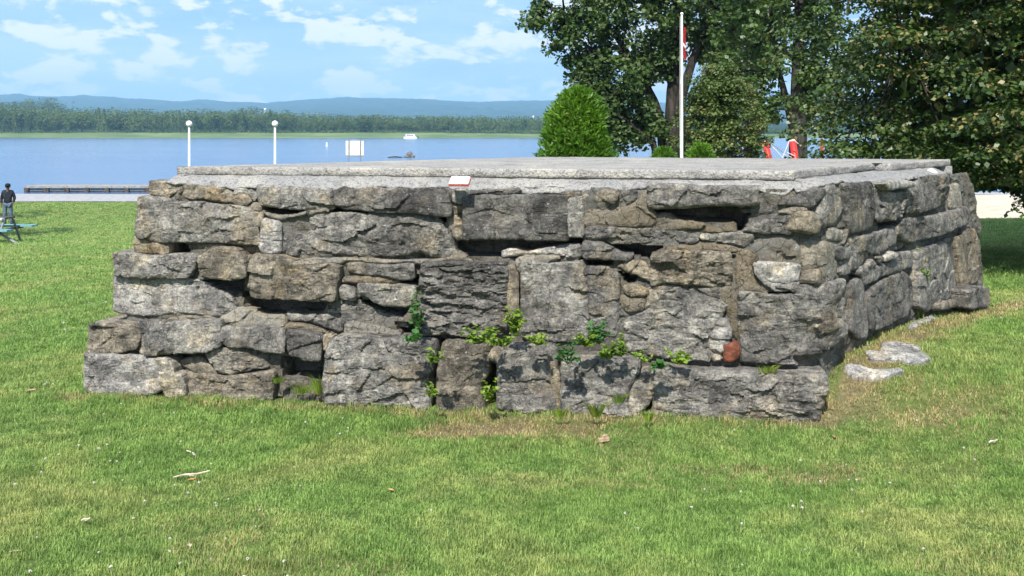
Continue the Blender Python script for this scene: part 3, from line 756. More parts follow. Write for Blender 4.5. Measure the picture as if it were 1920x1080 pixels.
# --- top row, left to right
stone(0, 'F', .045, 'b', '(548,215)(570,203)(690,208)(830,222)(1130,250)(1185,275)(1185,345)(1100,355)(900,330)(700,320)(560,305)(545,260)', depth=.45)
stone(0, 'F', .015, 'w', '(1195,270)(1240,248)(1300,262)(1310,305)(1240,310)(1200,305)', 'pebble', rough=.4, facet=.4)
stone(0, 'F', .02, 'w', '(1312,265)(1350,270)(1366,310)(1350,345)(1318,325)(1302,290)', 'pebble', rough=.4, facet=.4)
stone(0, 'F', .04, 'b', '(1180,325)(1210,303)(1290,303)(1330,342)(1290,385)(1220,390)(1180,362)', 'pebble', rough=.6)
stone(0, 'F', .045, 'm', '(1370,250)(1410,235)(1640,245)(1900,265)(1922,290)(1918,370)(1890,398)(1740,405)(1560,400)(1420,370)(1375,330)')
stone(2, 'F', .06, 'd', '(330,270)(420,245)(520,270)(620,255)(900,262)(1150,258)(1205,285)(1212,330)(1222,440)(1190,456)(1000,450)(700,430)(440,405)(345,380)(322,330)')
stone(2, 'F', .035, 'g', '(1215,280)(1260,252)(1320,258)(1350,290)(1330,345)(1290,366)(1240,355)(1215,320)', rough=.4)
stone(2, 'F', .0, 't', '(1215,350)(1300,380)(1308,420)(1260,455)(1225,440)')
stone(2, 'F', .0, 'p', '(1200,465)(1285,460)(1305,600)(1308,635)(1245,638)(1215,560)(1190,520)')
stone(2, 'F', .03, 'd', '(1340,315)(1355,275)(1560,262)(1710,245)(1745,275)(1800,296)(1700,298)(1500,308)(1370,328)')
stone(2, 'F', .065, 'd', '(1315,345)(1360,340)(1500,318)(1700,303)(1900,312)(2060,325)(2088,380)(2095,415)(2098,600)(2050,625)(1700,634)(1340,640)(1318,580)', facet=.5, rough=.7)
stone(4, 'F', .055, 'g', '(503,345)(560,320)(600,335)(610,400)(613,600)(560,618)(512,605)(500,450)', rough=.8)
stone(4, 'F', .03, 'b', '(430,287)(580,277)(590,318)(480,325)')
stone(4, 'F', .035, 'b', '(592,275)(700,265)(850,262)(885,300)(830,368)(760,360)(612,375)', rough=1.2)
stone(4, 'F', .03, 'd', '(912,290)(1013,262)(1013,340)(950,378)(905,320)')
mortar(4, 'F', .028, '(612,400)(830,400)(960,380)(1020,320)(1090,262)(1108,390)(1156,440)(1150,538)(1000,545)(620,540)', 'b', strata=.1)
stone(4, 'F', .10, 'm', '(1092,255)(1122,230)(1400,224)(1560,240)(1880,252)(1925,275)(1935,330)(1930,372)(1780,382)(1560,382)(1350,403)(1160,403)(1122,370)', facet=.6, rnd_edge=.02)
mortar(4, 'F', .0, '(1160,450)(1260,438)(1330,480)(1530,512)(1500,558)(1250,570)(1160,545)', 'b')
mortar(4, 'F', .0, '(1510,522)(1760,508)(1765,582)(1510,592)', 'b', facet=.1)
stone(4, 'F', .055, 'd', '(625,562)(700,547)(1000,558)(1150,552)(1250,576)(1490,578)(1488,620)(1420,658)(1280,663)(1000,668)(840,668)(780,640)(640,618)', strata=1.2, rough=1.5)
stone(4, 'F', .012, 'g', '(1500,602)(1760,594)(1880,592)(1890,640)(1850,698)(1700,660)(1500,640)', strata=1)
mortar(4, 'F', .008, '(1220,692)(1500,662)(1700,682)(1800,702)(1760,728)(1500,728)(1230,718)', 'b')
# --- second row, left part
stone(0, 'F', .06, 'g', '(455,325)(560,318)(640,335)(800,362)(940,355)(1000,375)(1220,400)(1390,440)(1400,500)(1350,560)(1390,620)(1385,658)(1240,672)(1050,655)(860,658)(640,645)(480,605)(452,540)(458,430)', depth=.55, facet=.6)
stone(0, 'F', .04, 'l', '(1398,560)(1402,482)(1540,512)(1543,738)(1420,733)(1392,690)', rough=1.2)
stone(0, 'F', .02, 't', '(445,622)(480,612)(640,650)(700,662)(690,738)(560,743)(440,735)', depth=.5, strata=1)
mortar(0, 'F', .02, '(865,665)(1050,665)(1230,685)(1385,665)(1395,733)(1260,738)(1180,700)(1000,720)(900,740)(870,700)', 'b')
stone(0, 'F', .03, 'b', '(1288,400)(1350,350)(1400,380)(1390,430)(1300,425)', rough=.7)
mortar(0, 'F', .015, '(1395,405)(1440,430)(1540,450)(1640,448)(1740,422)(1890,402)(1905,438)(1650,468)(1560,493)(1480,478)(1400,440)')
stone(2, 'F', .055, 'g', '(-50,560)(-45,505)(60,478)(300,453)(600,448)(880,458)(1030,473)(1080,520)(1160,562)(1215,620)(1238,690)(1188,748)(1100,765)(1000,750)(930,718)(800,758)(600,762)(400,742)(200,752)(-10,752)(-50,700)', rough=1.2)
mortar(2, 'F', .012, '(-20,778)(300,772)(620,778)(900,790)(1100,777)(1210,772)(1240,702)(1330,760)(1400,808)(1180,808)(1000,828)(930,808)(740,823)(560,808)(450,798)(380,828)(240,833)(0,800)')
# --- third row
stone(0, 'F', .085, 'g', '(260,795)(290,750)(430,748)(520,765)(700,752)(870,765)(905,800)(880,860)(800,922)(620,928)(560,923)(340,923)(285,900)', depth=.6, rough=1.3)
stone(0, 'F', .12, 'b', '(910,780)(1000,725)(1090,704)(1200,717)(1245,760)(1278,860)(1273,910)(1190,943)(1060,938)(940,908)(905,870)', rough=.8)
stone(0, 'F', .03, 'b', '(1262,760)(1330,757)(1325,828)(1275,833)', rough=.6)
stone(0, 'F', .125, 'b', '(1340,752)(1480,757)(1640,800)(1850,840)(1965,850)(1970,880)(1940,990)(1915,1040)(1900,1088)(1700,1092)(1500,1082)(1350,1058)(1300,1020)(1287,930)(1302,820)', rough=1.1)
stone(2, 'F', .05, 'd', '(440,822)(560,817)(740,835)(920,817)(938,870)(918,928)(830,943)(700,913)(560,903)(440,878)', strata=1)
mortar(2, 'F', .03, '(400,920)(560,915)(700,925)(830,937)(830,968)(700,968)(400,963)', 'b')
stone(2, 'F', .02, 'g', '(398,982)(498,1000)(505,1078)(480,1093)(397,1078)')
stone(2, 'F', .06, 'g', '(520,977)(680,972)(850,987)(930,1002)(946,1060)(933,1108)(880,1146)(760,1138)(650,1108)(600,1068)(522,1048)', strata=1)
stone(3, 'F', .0, 'g', '(250,240)(340,160)(430,132)(520,137)(620,192)(720,242)(860,267)(898,330)(760,338)(560,300)(410,308)(380,318)', rough=1.4, facet=1.4)
mortar(3, 'F', .04, '(415,312)(560,307)(760,347)(830,372)(843,413)(600,413)(415,403)', facet=.1)
stone(3, 'F', .085, 'd', '(1002,-100)(1060,-138)(1200,-148)(1400,-143)(1560,-130)(1630,-110)(1630,60)(1640,200)(1640,300)(1600,368)(1450,388)(1200,393)(1030,368)(1002,280)(988,180)(998,30)', strata=2.2, rough=1.9, facet=.4, depth=.35)
stone(3, 'F', .05, 't', '(1645,-118)(1698,-125)(1722,0)(1728,120)(1732,220)(1680,320)(1650,240)(1640,60)', rough=.5, facet=.2)
stone(4, 'F', .01, 'l', '(0,715)(90,702)(200,730)(400,692)(470,677)(598,672)(588,768)(500,758)(350,743)(200,743)(60,763)(0,753)', rough=1.2)
mortar(4, 'F', .02, '(110,782)(200,757)(430,757)(440,788)(330,818)(200,878)(150,893)(107,830)')
stone(5, 'F', .06, 'g', '(168,-60)(222,-148)(330,-130)(590,-160)(600,-80)(628,30)(648,200)(655,330)(600,400)(480,438)(300,428)(200,400)(162,330)(145,200)(152,80)', rough=1.1)
stone(5, 'F', .04, 'k', '(612,-80)(640,-98)(800,-118)(878,-40)(886,80)(876,200)(866,330)(850,388)(760,398)(700,418)(668,330)(657,150)(640,20)', rough=.9)
stone(4, 'F', .075, 'k', '(607,700)(640,657)(760,652)(800,682)(900,740)(1000,742)(940,788)(840,793)(640,773)')
stone(4, 'F', .04, 't', '(862,840)(940,807)(1060,802)(1113,860)(1108,958)(1060,920)(1000,898)(940,878)')
stone(4, 'F', .025, 't', '(907,985)(1000,977)(1083,1000)(1088,1048)(1000,1068)(950,1048)', rough=.6)
mortar(5, 'F', .02, '(892,92)(960,112)(1078,112)(1073,208)(950,228)(892,170)', 'b')
stone(4, 'F', .07, 'b', '(1145,770)(1222,722)(1480,732)(1718,742)(1728,900)(1698,978)(1630,998)(1450,983)(1250,948)(1180,978)(1132,958)(1122,900)', rough=1.6, strata=.8)
stone(5, 'F', .07, 'g', '(942,262)(1088,232)(1103,62)(1260,25)(1440,55)(1638,48)(1698,150)(1668,220)(1638,280)(1572,350)(1562,480)(1565,588)(1430,588)(1200,558)(1000,498)(927,440)(922,330)', rough=1.5, facet=1.3)
stone(5, 'F', .065, 'l', '(1580,340)(1640,272)(1698,292)(1728,380)(1700,468)(1662,520)(1655,588)(1590,588)(1568,480)', strata=2)
stone(5, 'F', .075, 'g', '(1670,478)(1700,460)(1780,468)(1786,556)(1730,586)(1668,580)', 'brick', mt='brick_red', rough=.5, depth=.12, facet=.15)
mortar(5, 'F', .02, '(1642,60)(1700,0)(1760,80)(1790,200)(1798,380)(1760,438)(1735,380)(1702,280)(1672,220)', 'b')
# --- towards the near corner
stone(6, 'F', .03, 'd', '(42,402)(250,388)(280,430)(180,440)(50,430)', strata=1)
mortar(6, 'F', .03, '(282,430)(430,397)(520,402)(543,438)(420,448)')
stone(6, 'C', .045, 'k', '(42,570)(170,502)(280,472)(420,452)(540,442)(560,520)(460,598)(330,588)(150,578)', rough=1.3)
stone(6, 'F', .02, 'g', '(2,592)(110,592)(130,640)(70,688)(2,670)')
stone(6, 'F', .0, 'k', '(172,650)(350,642)(478,682)(468,738)(360,753)(200,758)(182,720)')
stone(6, 'F', .07, 'l', '(132,830)(200,812)(420,822)(488,842)(470,920)(458,978)(360,1028)(280,1018)(210,960)(152,900)', rough=.7)
mortar(6, 'C', .02, '(490,645)(690,642)(858,640)(868,700)(740,765)(758,900)(700,998)(520,998)(492,870)(482,765)', depth=.2, rnd_edge=.03)
mortar(6, 'F', .01, '(0,700)(160,730)(180,790)(120,840)(150,950)(220,1010)(220,1040)(20,1040)(0,900)', 'b', depth=.16)
stone(7, 'C', .105, 'm', '(22,292)(140,302)(320,312)(480,292)(560,290)(700,230)(845,178)(855,540)(838,590)(760,700)(640,788)(490,838)(300,808)(82,788)(52,650)(22,500)', corner=1514, rough=1.3, facet=1.2, depth=.35)
stone(6, 'C', .05, 'd', '(300,372)(420,318)(560,262)(660,250)(688,290)(650,368)(620,398)(560,398)(430,378)', corner=1530, rough=1.2)
# --- side face
stone(6, 'S', .03, 'g', '(665,320)(705,230)(800,220)(832,480)(800,538)(650,528)(610,480)(640,430)', rough=1)
stone(6, 'S', .06, 'd', '(808,222)(1028,225)(1038,420)(1018,538)(960,578)(870,588)(842,500)(830,300)', rough=.9, facet=.8)
stone(6, 'S', .045, 'm', '(1045,245)(1120,235)(1180,285)(1280,280)(1288,440)(1200,488)(1045,488)', rough=1.8, facet=1.6)
stone(6, 'S', .09, 'l', '(1090,212)(1250,192)(1340,207)(1328,243)(1150,260)', rough=.5, facet=.2)
stone(6, 'S', .04, 'm', '(1295,262)(1388,178)(1398,330)(1395,428)(1300,448)', rough=1.3)
stone(6, 'S', .07, 'd', '(1405,172)(1588,155)(1588,330)(1540,388)(1440,428)(1400,425)', rough=1.7, facet=1.6, depth=.6)
stone(6, 'S', .0, 'p', '(1600,232)(1668,218)(1688,388)(1640,408)(1600,398)', rough=.4, facet=.3)
stone(6, 'S', .05, 'm', '(872,620)(1000,600)(1238,555)(1245,600)(1228,680)(1110,738)(1000,778)(920,858)(800,898)(765,858)(860,770)', rough=.8, depth=.4)
stone(6, 'S', .07, 'm', '(1255,545)(1300,484)(1480,463)(1738,408)(1768,430)(1763,510)(1600,576)(1480,626)(1370,666)(1302,636)(1252,600)', rough=.9, depth=.6)
stone(6, 'S', .06, 'm', '(922,892)(962,842)(1130,832)(1250,792)(1262,742)(1358,732)(1368,790)(1348,848)(1260,868)(1120,928)(980,968)(955,928)', rough=.9)
stone(6, 'S', .05, 'p', '(982,830)(1020,787)(1068,812)(1058,843)(1002,848)', 'pebble', rough=.5)
stone(6, 'S', .04, 'w', '(1132,770)(1180,732)(1223,747)(1200,778)(1132,798)', 'pebble', rough=.5)
stone(6, 'S', .03, 'g', '(1062,770)(1108,762)(1108,800)(1082,813)', 'pebble', rough=.5)
stone(7, 'S', .04, 'k', '(862,230)(940,160)(958,270)(972,430)(966,630)(900,612)(858,560)(862,300)', rough=.9)
stone(7, 'S', .07, 'd', '(1000,290)(1100,212)(1298,124)(1356,182)(1362,300)(1338,398)(1288,468)(1120,546)(1022,538)(992,420)', rough=1.2)
stone(6, 'S', .05, 'g', '(1372,742)(1460,702)(1635,624)(1658,700)(1668,900)(1680,1058)(1618,1068)(1500,1118)(1440,1176)(1392,1128)(1366,980)(1374,850)', rough=1.0, facet=.6, depth=.4)
stone(6, 'S', .04, 't', '(1642,622)(1700,602)(1728,700)(1743,900)(1748,978)(1692,1016)(1674,850)', rough=.5, facet=.3)
stone(6, 'S', .05, 'b', '(1704,592)(1760,562)(1808,572)(1823,700)(1838,880)(1808,958)(1758,968)(1742,780)', rough=1.1, depth=.6)
stone(7, 'S', .10, 'b', '(1505,372)(1600,342)(1690,332)(1700,378)(1600,408)(1512,410)')
stone(7, 'S', .16, 'm', '(1742,262)(1830,227)(1893,242)(1903,340)(1878,392)(1762,400)', depth=.5)
for d_, tn, s_ in ((.03, 't', '(560,440)(600,430)(640,520)(620,600)(560,590)'), (.03, 'p', '(690,560)(740,550)(780,570)(850,545)(862,600)(800,640)(700,650)'), (.03, 'b', '(605,870)(650,860)(690,930)(650,990)(590,960)'),
                   (.02, 'g', '(700,700)(780,690)(840,700)(850,780)(760,790)(720,760)'), (.03, 'm', '(770,870)(830,830)(850,890)(790,905)')):
    stone(6, 'S', d_, tn, s_, 'rubble', rough=.9)
# --- lower left
stone(1, 'F', .0, 'l', '(275,30)(340,-22)(600,-28)(900,-28)(1050,60)(1188,112)(1222,160)(1188,232)(1080,233)(900,233)(750,223)(600,248)(420,223)(310,203)(277,170)', rough=.7, facet=.6, depth=.5)
mortar(1, 'F', .0, '(572,257)(740,247)(1000,237)(1058,247)(1058,278)(900,283)(582,293)')
mortar(1, 'F', .03, '(1082,250)(1230,190)(1310,202)(1420,242)(1560,242)(1578,300)(1548,343)(1400,338)(1250,338)(1082,308)', 'l', facet=1.2)
stone(1, 'F', .02, 'g', '(1570,232)(1700,242)(1880,237)(1988,290)(1998,370)(1850,328)(1700,288)(1600,298)', rough=1.3)
mortar(1, 'F', .02, '(1562,350)(1600,302)(1800,332)(1908,375)(1800,378)', 'b')
stone(1, 'F', .10, 'b', '(60,340)(140,312)(330,312)(440,337)(478,400)(453,488)(330,528)(200,538)(97,528)(77,430)', depth=.60, rough=1.1, facet=1.3)
stone(1, 'F', .11, 'g', '(442,350)(482,312)(700,302)(1000,287)(1058,310)(1078,420)(1083,478)(940,513)(700,533)(492,548)(452,440)(417,380)', rough=1.0, facet=1.4)
stone(1, 'F', .09, 'k', '(1092,350)(1150,332)(1300,342)(1558,362)(1568,480)(1558,528)(1430,523)(1300,488)(1180,488)(1102,450)', rough=.8)
stone(1, 'F', .12, 'd', '(1572,372)(1720,372)(1838,410)(1836,520)(1826,573)(1720,583)(1602,550)(1570,490)', rough=.8)
stone(1, 'F', .08, 't', '(1855,402)(1938,392)(1900,518)(1856,498)', rough=.7)
stone(1, 'F', .13, 'l', '(48,570)(100,550)(300,552)(468,557)(480,582)(606,592)(636,680)(646,800)(540,843)(400,860)(220,850)(140,830)(65,800)(55,650)', depth=.60, rough=.8, facet=1.2)
stone(1, 'F', .11, 'p', '(614,572)(700,567)(738,640)(740,688)(798,692)(818,790)(790,860)(680,860)(660,790)(644,680)(614,620)', rough=.8)
stone(1, 'F', .02, 'b', '(742,592)(940,547)(1028,620)(1058,678)(900,688)(860,650)', rough=.8)
stone(1, 'F', .05, 'p', '(962,532)(1100,492)(1260,492)(1398,542)(1438,650)(1360,638)(1200,683)(1080,668)(1020,600)', rough=1.1, strata=1.3, facet=1.2)
stone(1, 'F', .07, 'b', '(812,692)(900,692)(1180,702)(1438,662)(1498,720)(1480,800)(1440,890)(800,890)(822,780)', rough=1.1, strata=1.3, depth=.25)
stone(1, 'F', -.03, 'g', '(1447,562)(1558,542)(1588,658)(1462,668)', strata=1.5)
# --- bottom course of big blocks
stone(3, 'F', .15, 'g', '(290,560)(330,480)(400,417)(560,412)(700,432)(1000,442)(1098,467)(1086,560)(1056,620)(1036,740)(1028,840)(1000,940)(800,950)(640,940)(560,940)(480,940)(280,900)(267,700)', rough=1.2, facet=1.3, depth=.36, rnd_edge=.025)
stone(3, 'F', .16, 'b', '(1112,640)(1162,482)(1300,452)(1478,482)(1486,600)(1496,700)(1428,770)(1438,950)(1430,1030)(1110,1020)(1098,800)', rough=1.0, facet=1.2, depth=.36, rnd_edge=.025)
stone(3, 'F', .13, 'p', '(1492,562)(1532,492)(1618,502)(1598,578)(1558,613)', rough=.6)
stone(3, 'F', .16, 'g', '(1572,600)(1642,522)(1720,482)(1900,472)(1965,482)(1990,560)(2010,700)(2020,900)(2020,990)(1700,990)(1562,980)(1562,700)', rough=1.1, facet=.8, depth=.36, rnd_edge=.02)
stone(5, 'F', .15, 't', '(352,592)(406,602)(436,700)(430,900)(425,960)(395,930)(372,700)', rough=.5)
stone(5, 'F', .17, 'g', '(442,740)(482,622)(600,592)(800,592)(1025,592)(1035,680)(958,800)(938,900)(960,1010)(930,1060)(560,1040)(432,980)(436,820)', rough=.9, facet=.7, depth=.38, rnd_edge=.02)
stone(5, 'F', .18, 'p', '(1042,692)(1098,682)(1140,820)(1118,908)(1010,1020)(960,980)(952,900)(962,820)', rough=1.2, facet=1.6)
stone(5, 'F', .20, 'm', '(1130,690)(1118,655)(1250,652)(1460,682)(1700,692)(1940,692)(2200,722)(2418,702)(2448,740)(2428,830)(2378,980)(2300,1060)(1900,1070)(1500,1065)(1180,1050)(1142,900)(1150,820)', rough=1.2, strata=1.5, facet=.5, depth=.42, rnd_edge=.02)

# --- mortar and rubble core behind the faces, with the open joints pressed in; some recesses are added to deepen overhang shade
VOIDS = [(1, '(1290,60)(1320,200)(1440,238)(1700,225)(1880,232)(1900,130)(1600,110)'), (0, '(910,930)(1280,935)(1270,1000)(1180,1080)(1060,1030)(940,990)'), (0, '(690,650)(860,660)(900,760)(880,790)(690,740)'), (0, '(1400,375)(1740,405)(1640,445)(1500,440)'), (2, '(310,340)(1040,455)(1000,470)(310,445)'), (2, '(1050,460)(1200,465)(1170,550)(1090,520)'),
         (2, '(1240,645)(2200,625)(2200,700)(1900,760)(1600,765)(1330,740)'), (4, '(1130,405)(1790,385)(1795,560)(1760,560)(1740,505)(1300,470)'), (4, '(600,660)(850,800)(600,885)'), (4, '(790,640)(1210,690)(1120,780)(1000,740)(830,700)'),
         (2, '(840,960)(940,900)(1005,890)(990,1040)(950,1030)'), (3, '(520,110)(920,190)(860,260)(740,250)'), (3, '(840,290)(1000,290)(1080,400)(1400,430)(1150,470)(850,400)'), (4, '(890,870)(1030,920)(960,970)'),
         (4, '(125,900)(200,900)(200,1080)(130,1080)'), (1, '(1570,560)(1880,520)(1870,700)(1600,700)'), (1, '(700,560)(950,515)(740,590)(860,650)(800,690)(740,640)'), (3, '(1480,600)(1570,620)(1560,900)(1450,960)(1430,800)'),
         (3, '(1030,620)(1110,620)(1100,960)(1040,900)'), (0, '(600,935)(830,935)(640,970)'), (6, '(40,400)(100,400)(60,560)(0,560)'), (6, '(230,1020)(480,1020)(350,1080)'), (6, '(1020,520)(1280,480)(1260,520)(1020,560)'),
         (6, '(790,900)(920,860)(900,900)(800,915)'), (6, '(970,975)(1300,880)(1290,905)(960,1010)'), (6, '(1010,770)(1240,690)(1200,720)(1020,800)'), (6, '(1390,700)(1700,590)(1480,690)(1380,740)'), (6, '(550,400)(650,400)(600,430)')]
VOIDP = []
for tl, s_ in VOIDS:
    VOIDP.append(to_uz(tp(tl, s_), 'C', -.03))
def core_field(u, z):
    r = .014 * sstep(-1.75, -1.2, u) * (1 - sstep(.55, 1.2, u)) * sstep(.15, .4, z)      # the corner is pointed nearly flush
    for p in VOIDP:
        c_ = p.mean(0); i = inpoly(u, z, c_ + (p - c_) * 1.04); r = np.where(i, -.17, r)
    return r
steps = []
def uu_of(px, z): # face distance of a picture column at a given height
    return float(-un_plane(np.array([[px, 500.]]), eF, nF, 0)[0][0])
lefts = [(-.35, 172), (.145, 172), (.155, 180), (.34, 180), (.36, 230), (.80, 232), (.82, 275), (1.12, 278), (1.13, 305), (1.27, 345)]
pl = [(uu_of(px, 0) + .02, zz) for zz, px in lefts]
core_poly = np.array(pl + [(3.20, 1.27), (3.45, .85), (3.58, .5), (3.62, -.35)])
me, cen = stone_mesh('mortar_core', core_poly[::-1], -.002, .21, .014, 77, lambda u, z, dd: map_wall(u, z, dd, 'C'), .4, .9, .0, dfield=core_field, back=(1.0,))
link('mortar_core', me, M['lime_mortar'], ruin, tuple(cen - ORG), (.80, .78, .74))
SLAB = np.array([(-2.23, 6.60), (1.66, 5.85), (2.64, 7.24), (2.73, 7.17), (3.64, 8.27), (.27, 9.18)])
# solid fill inside
inner = np.array([(-2.35, 6.85), (1.62, 6.08), (3.55, 8.35), (.3, 9.25)])
mb = MB(); n4 = len(inner)
mb.add([(x, y, -.5) for x, y in inner] + [(x, y, 1.26) for x, y in inner], [tuple(range(n4, 2*n4)), tuple(reversed(range(n4)))] + [(i, (i+1) % n4, n4+(i+1) % n4, n4+i) for i in range(n4)])
me = mb.mesh('rubble_fill'); shift(me, ORG); link('rubble_fill', me, M['lime_mortar'], ruin, None, (.7, .7, .7))

# --- the unseen left and rear faces: coursed blocks of the same stone
def run_stones(p0, p1, z0, z1, off, depth=.5):
    p0 = np.array(p0, float); p1 = np.array(p1, float); L_ = np.hypot(*(p1-p0)); e = (p1-p0)/L_; n = np.array([-e[1], e[0]])
    if n @ (np.array([.5, 7.5]) - p0) > 0: n = -n
    c = .0
    while c < L_ - .1:
        w = rnd.uniform(.35, .8); w = min(w, L_ - c)
        if L_ - c - w < .2: w = L_ - c
        uz = np.array([(c+.015, z0+.012), (c+w-.015, z0+.012+rnd.uniform(0, .02)), (c+w-.015, z1-.012), (c+.015, z1-.012-rnd.uniform(0, .02))])
        def mp(u, z, dd):
            xy = p0 + e*u[:, None] + n*(dd[:, None]); return np.stack([xy[:, 0], xy[:, 1], z], 1)
        sid[0] += 1
        me, cen = stone_mesh('stone', uz, off + rnd.uniform(-.03, .03), depth, .035, sid[0], mp, .5, 1.0, 1.0)
        if me: 
            k = rnd.choice('gmdbkl'); link('stone', me, M['limestone'], ruin, tuple(cen - ORG), TONE[k])
        c += w
for z0, z1, off in ((-.45, .14, .36), (.14, .35, .33), (.35, .58, .17), (.58, .82, .17), (.82, 1.12, .05), (1.12, 1.28, .02)):
    sh = {True: .25}.get(off > .3, .2)
    run_stones((-2.30 - off*.55, 6.95 - off*.05), (.15, 9.3), z0, z1, off)
    run_stones((.2, 9.3), (3.7, 8.45), z0, z1, min(off, .2))

# --- sloped concrete skirt under the slab
LOW = np.concatenate([tp(0, '(690,207)(760,212)(830,224)(980,236)(1130,242)(1200,262)(1250,235)(1300,240)(1380,238)(1500,236)(1640,247)(1800,256)(1900,264)'), tp(2, '(320,266)(420,244)(520,252)(600,240)(690,240)(760,248)(850,246)(1000,252)(1200,250)(1400,268)(1500,258)(1620,250)(1710,246)(1760,280)(1820,300)'),
                      tp(4, '(215,302)(330,282)(430,280)(560,268)(700,260)(800,252)(860,268)(930,268)(1000,258)(1090,236)(1250,226)(1400,226)(1560,240)(1740,244)(1880,252)'), tp(6, '(160,256)(250,292)(360,300)(450,282)')])
LOWS = tp(6, '(560,246)(660,238)(700,222)(790,205)(850,232)(920,212)(1000,208)(1040,236)(1100,205)(1250,190)(1350,172)(1450,166)(1580,146)(1620,170)(1640,190)')
lf = to_uz(LOW, 'F', .038); ls = to_uz(LOWS, 'S', .038); low = np.concatenate([lf, ls]); low = low[np.argsort(low[:, 0])]
us_ = np.arange(low[0, 0] + .0, low[-1, 0], .012)
zl_ = np.interp(us_, low[:, 0], low[:, 1]); dl_ = .040 + fbm(us_*6, us_*0, 0, 2, 3)*.010
zl_ = zl_ + fbm(us_*22, us_*0, 3, 4, 3)*.008
rows = []
zt_ = np.full(len(us_), 1.322)
for k, (fz, dd0) in enumerate(((0, -.20), (0, -.13), (.12, -.10), (.3, -.055), (.5, -.02), (.7, .008), (.86, .028), (1.0, .038))):
    zz = zt_ + (zl_ - zt_) * fz + fbm(us_*9, us_*0 + k*.9, 0, 31, 4)*.006
    dd = dd0 + (dl_ - .040)*fz + fbm(us_*14, us_*0 + k*1.7, 0, 33, 4)*.010
    rows.append(map_wall(us_, zz, dd, 'C'))
rows.append(map_wall(us_, zl_ - .012, dl_ - .02, 'C')); rows.append(map_wall(us_, zl_ - .004, dl_ - .12, 'C'))
co = np.concatenate(rows); nx = len(us_); ny = len(rows); I = np.arange(nx*ny).reshape(ny, nx)
q = np.stack([I[1:, :-1].ravel(), I[1:, 1:].ravel(), I[:-1, 1:].ravel(), I[:-1, :-1].ravel()], 1)
me = mesh_np('concrete_skirt', co, quads=q, smooth=True); shift(me, ORG)
link('concrete_skirt', me, M['exposed_concrete'], ruin, color=(.88, .88, .88))
# end faces of the skirt and its run along the unseen sides
mb = MB()
for a, b_ in ((SLAB[0], SLAB[5]), (SLAB[5], SLAB[4])):
    e = (b_ - a) / np.hypot(*(b_ - a)); n = np.array([-e[1], e[0]])
    if n @ (np.array([.5, 7.5]) - a) > 0: n = -n
    pts = []
    a2 = a - e*.02 if a is SLAB[0] else a; 
    for p in (a2, b_):
        pts += [(*(p - n*.1), 1.322), (*(p - n*.02), 1.322), (*(p + n*.10), 1.24), (*(p + n*.08), 1.22), (*(p - n*.1), 1.22)]
    mb.add(pts, [(i, (i+1) % 5, 5+(i+1) % 5, 5+i) for i in range(5)] + [(4, 3, 2, 1, 0), (5, 6, 7, 8, 9)])
me = mb.mesh('concrete_skirt'); shift(me, ORG); link('concrete_skirt', me, M['exposed_concrete'], ruin)

# --- slab: rough-edged concrete sheet
bd = []
for i in range(len(SLAB)):
    a, b_ = SLAB[i], SLAB[(i+1) % len(SLAB)]; k = max(2, int(np.hypot(*(b_-a)) / .02))
    for j in range(k): bd.append(a + (b_-a)*j/k)
bd = np.array(bd); t_ = np.roll(bd, -3, 0) - np.roll(bd, 3, 0); t_ /= np.linalg.norm(t_, axis=1)[:, None]; nn = np.stack([t_[:, 1], -t_[:, 0]], 1)
cen2 = bd.mean(0)
rings = []
def ring(inset, z, amp):
    j = fbm(bd[:, 0]*9, bd[:, 1]*9, z*40, 3, 4)*amp
    w = fbm(bd[:, 0]*1.3, bd[:, 1]*1.3, 0, 8, 3)*.012
    xy = bd + nn*(j + w - inset)[:, None]; return np.concatenate([xy, (z + fbm(bd[:, 0]*5, bd[:, 1]*5, 2, 9, 3)*.0012)[:, None] if hasattr(z, '__len__') else np.full((len(bd), 1), z) + (fbm(bd[:, 0]*5, bd[:, 1]*5, 2, 9, 3)*.0012)[:, None]], 1)
for ins_, z_, am in ((.02, 1.316, .004), (.004, 1.320, .006), (.0, 1.332, .006), (.0, 1.345, .006), (.0, 1.358, .006), (.002, 1.368, .004), (.008, 1.373, .002), (.05, 1.3745, .002)):
    rings.append(ring(ins_, z_, am))
for f_ in (.9, .75, .55, .3):
    xy = cen2 + (bd - cen2)*f_; rings.append(np.concatenate([xy, 1.375 + (fbm(xy[:, 0]*3, xy[:, 1]*3, 0, 12, 4)*.003)[:, None]], 1))
co = np.concatenate(rings + [np.array([[*cen2, 1.375]])]); n_ = len(bd); qs_ = []
for r_ in range(len(rings)-1):
    i = np.arange(n_); qs_.append(np.stack([r_*n_+i, r_*n_+(i+1) % n_, (r_+1)*n_+(i+1) % n_, (r_+1)*n_+i], 1))
i = np.arange(n_); r_ = len(rings)-1; tri = np.stack([r_*n_+i, r_*n_+(i+1) % n_, np.full(n_, len(co)-1)], 1)
me = mesh_np('concrete_slab', co, quads=np.concatenate(qs_), tris=tri, smooth=True); shift(me, ORG)
link('concrete_slab', me, M['exposed_concrete'], ruin, color=(1.05, 1.03, 1.0))

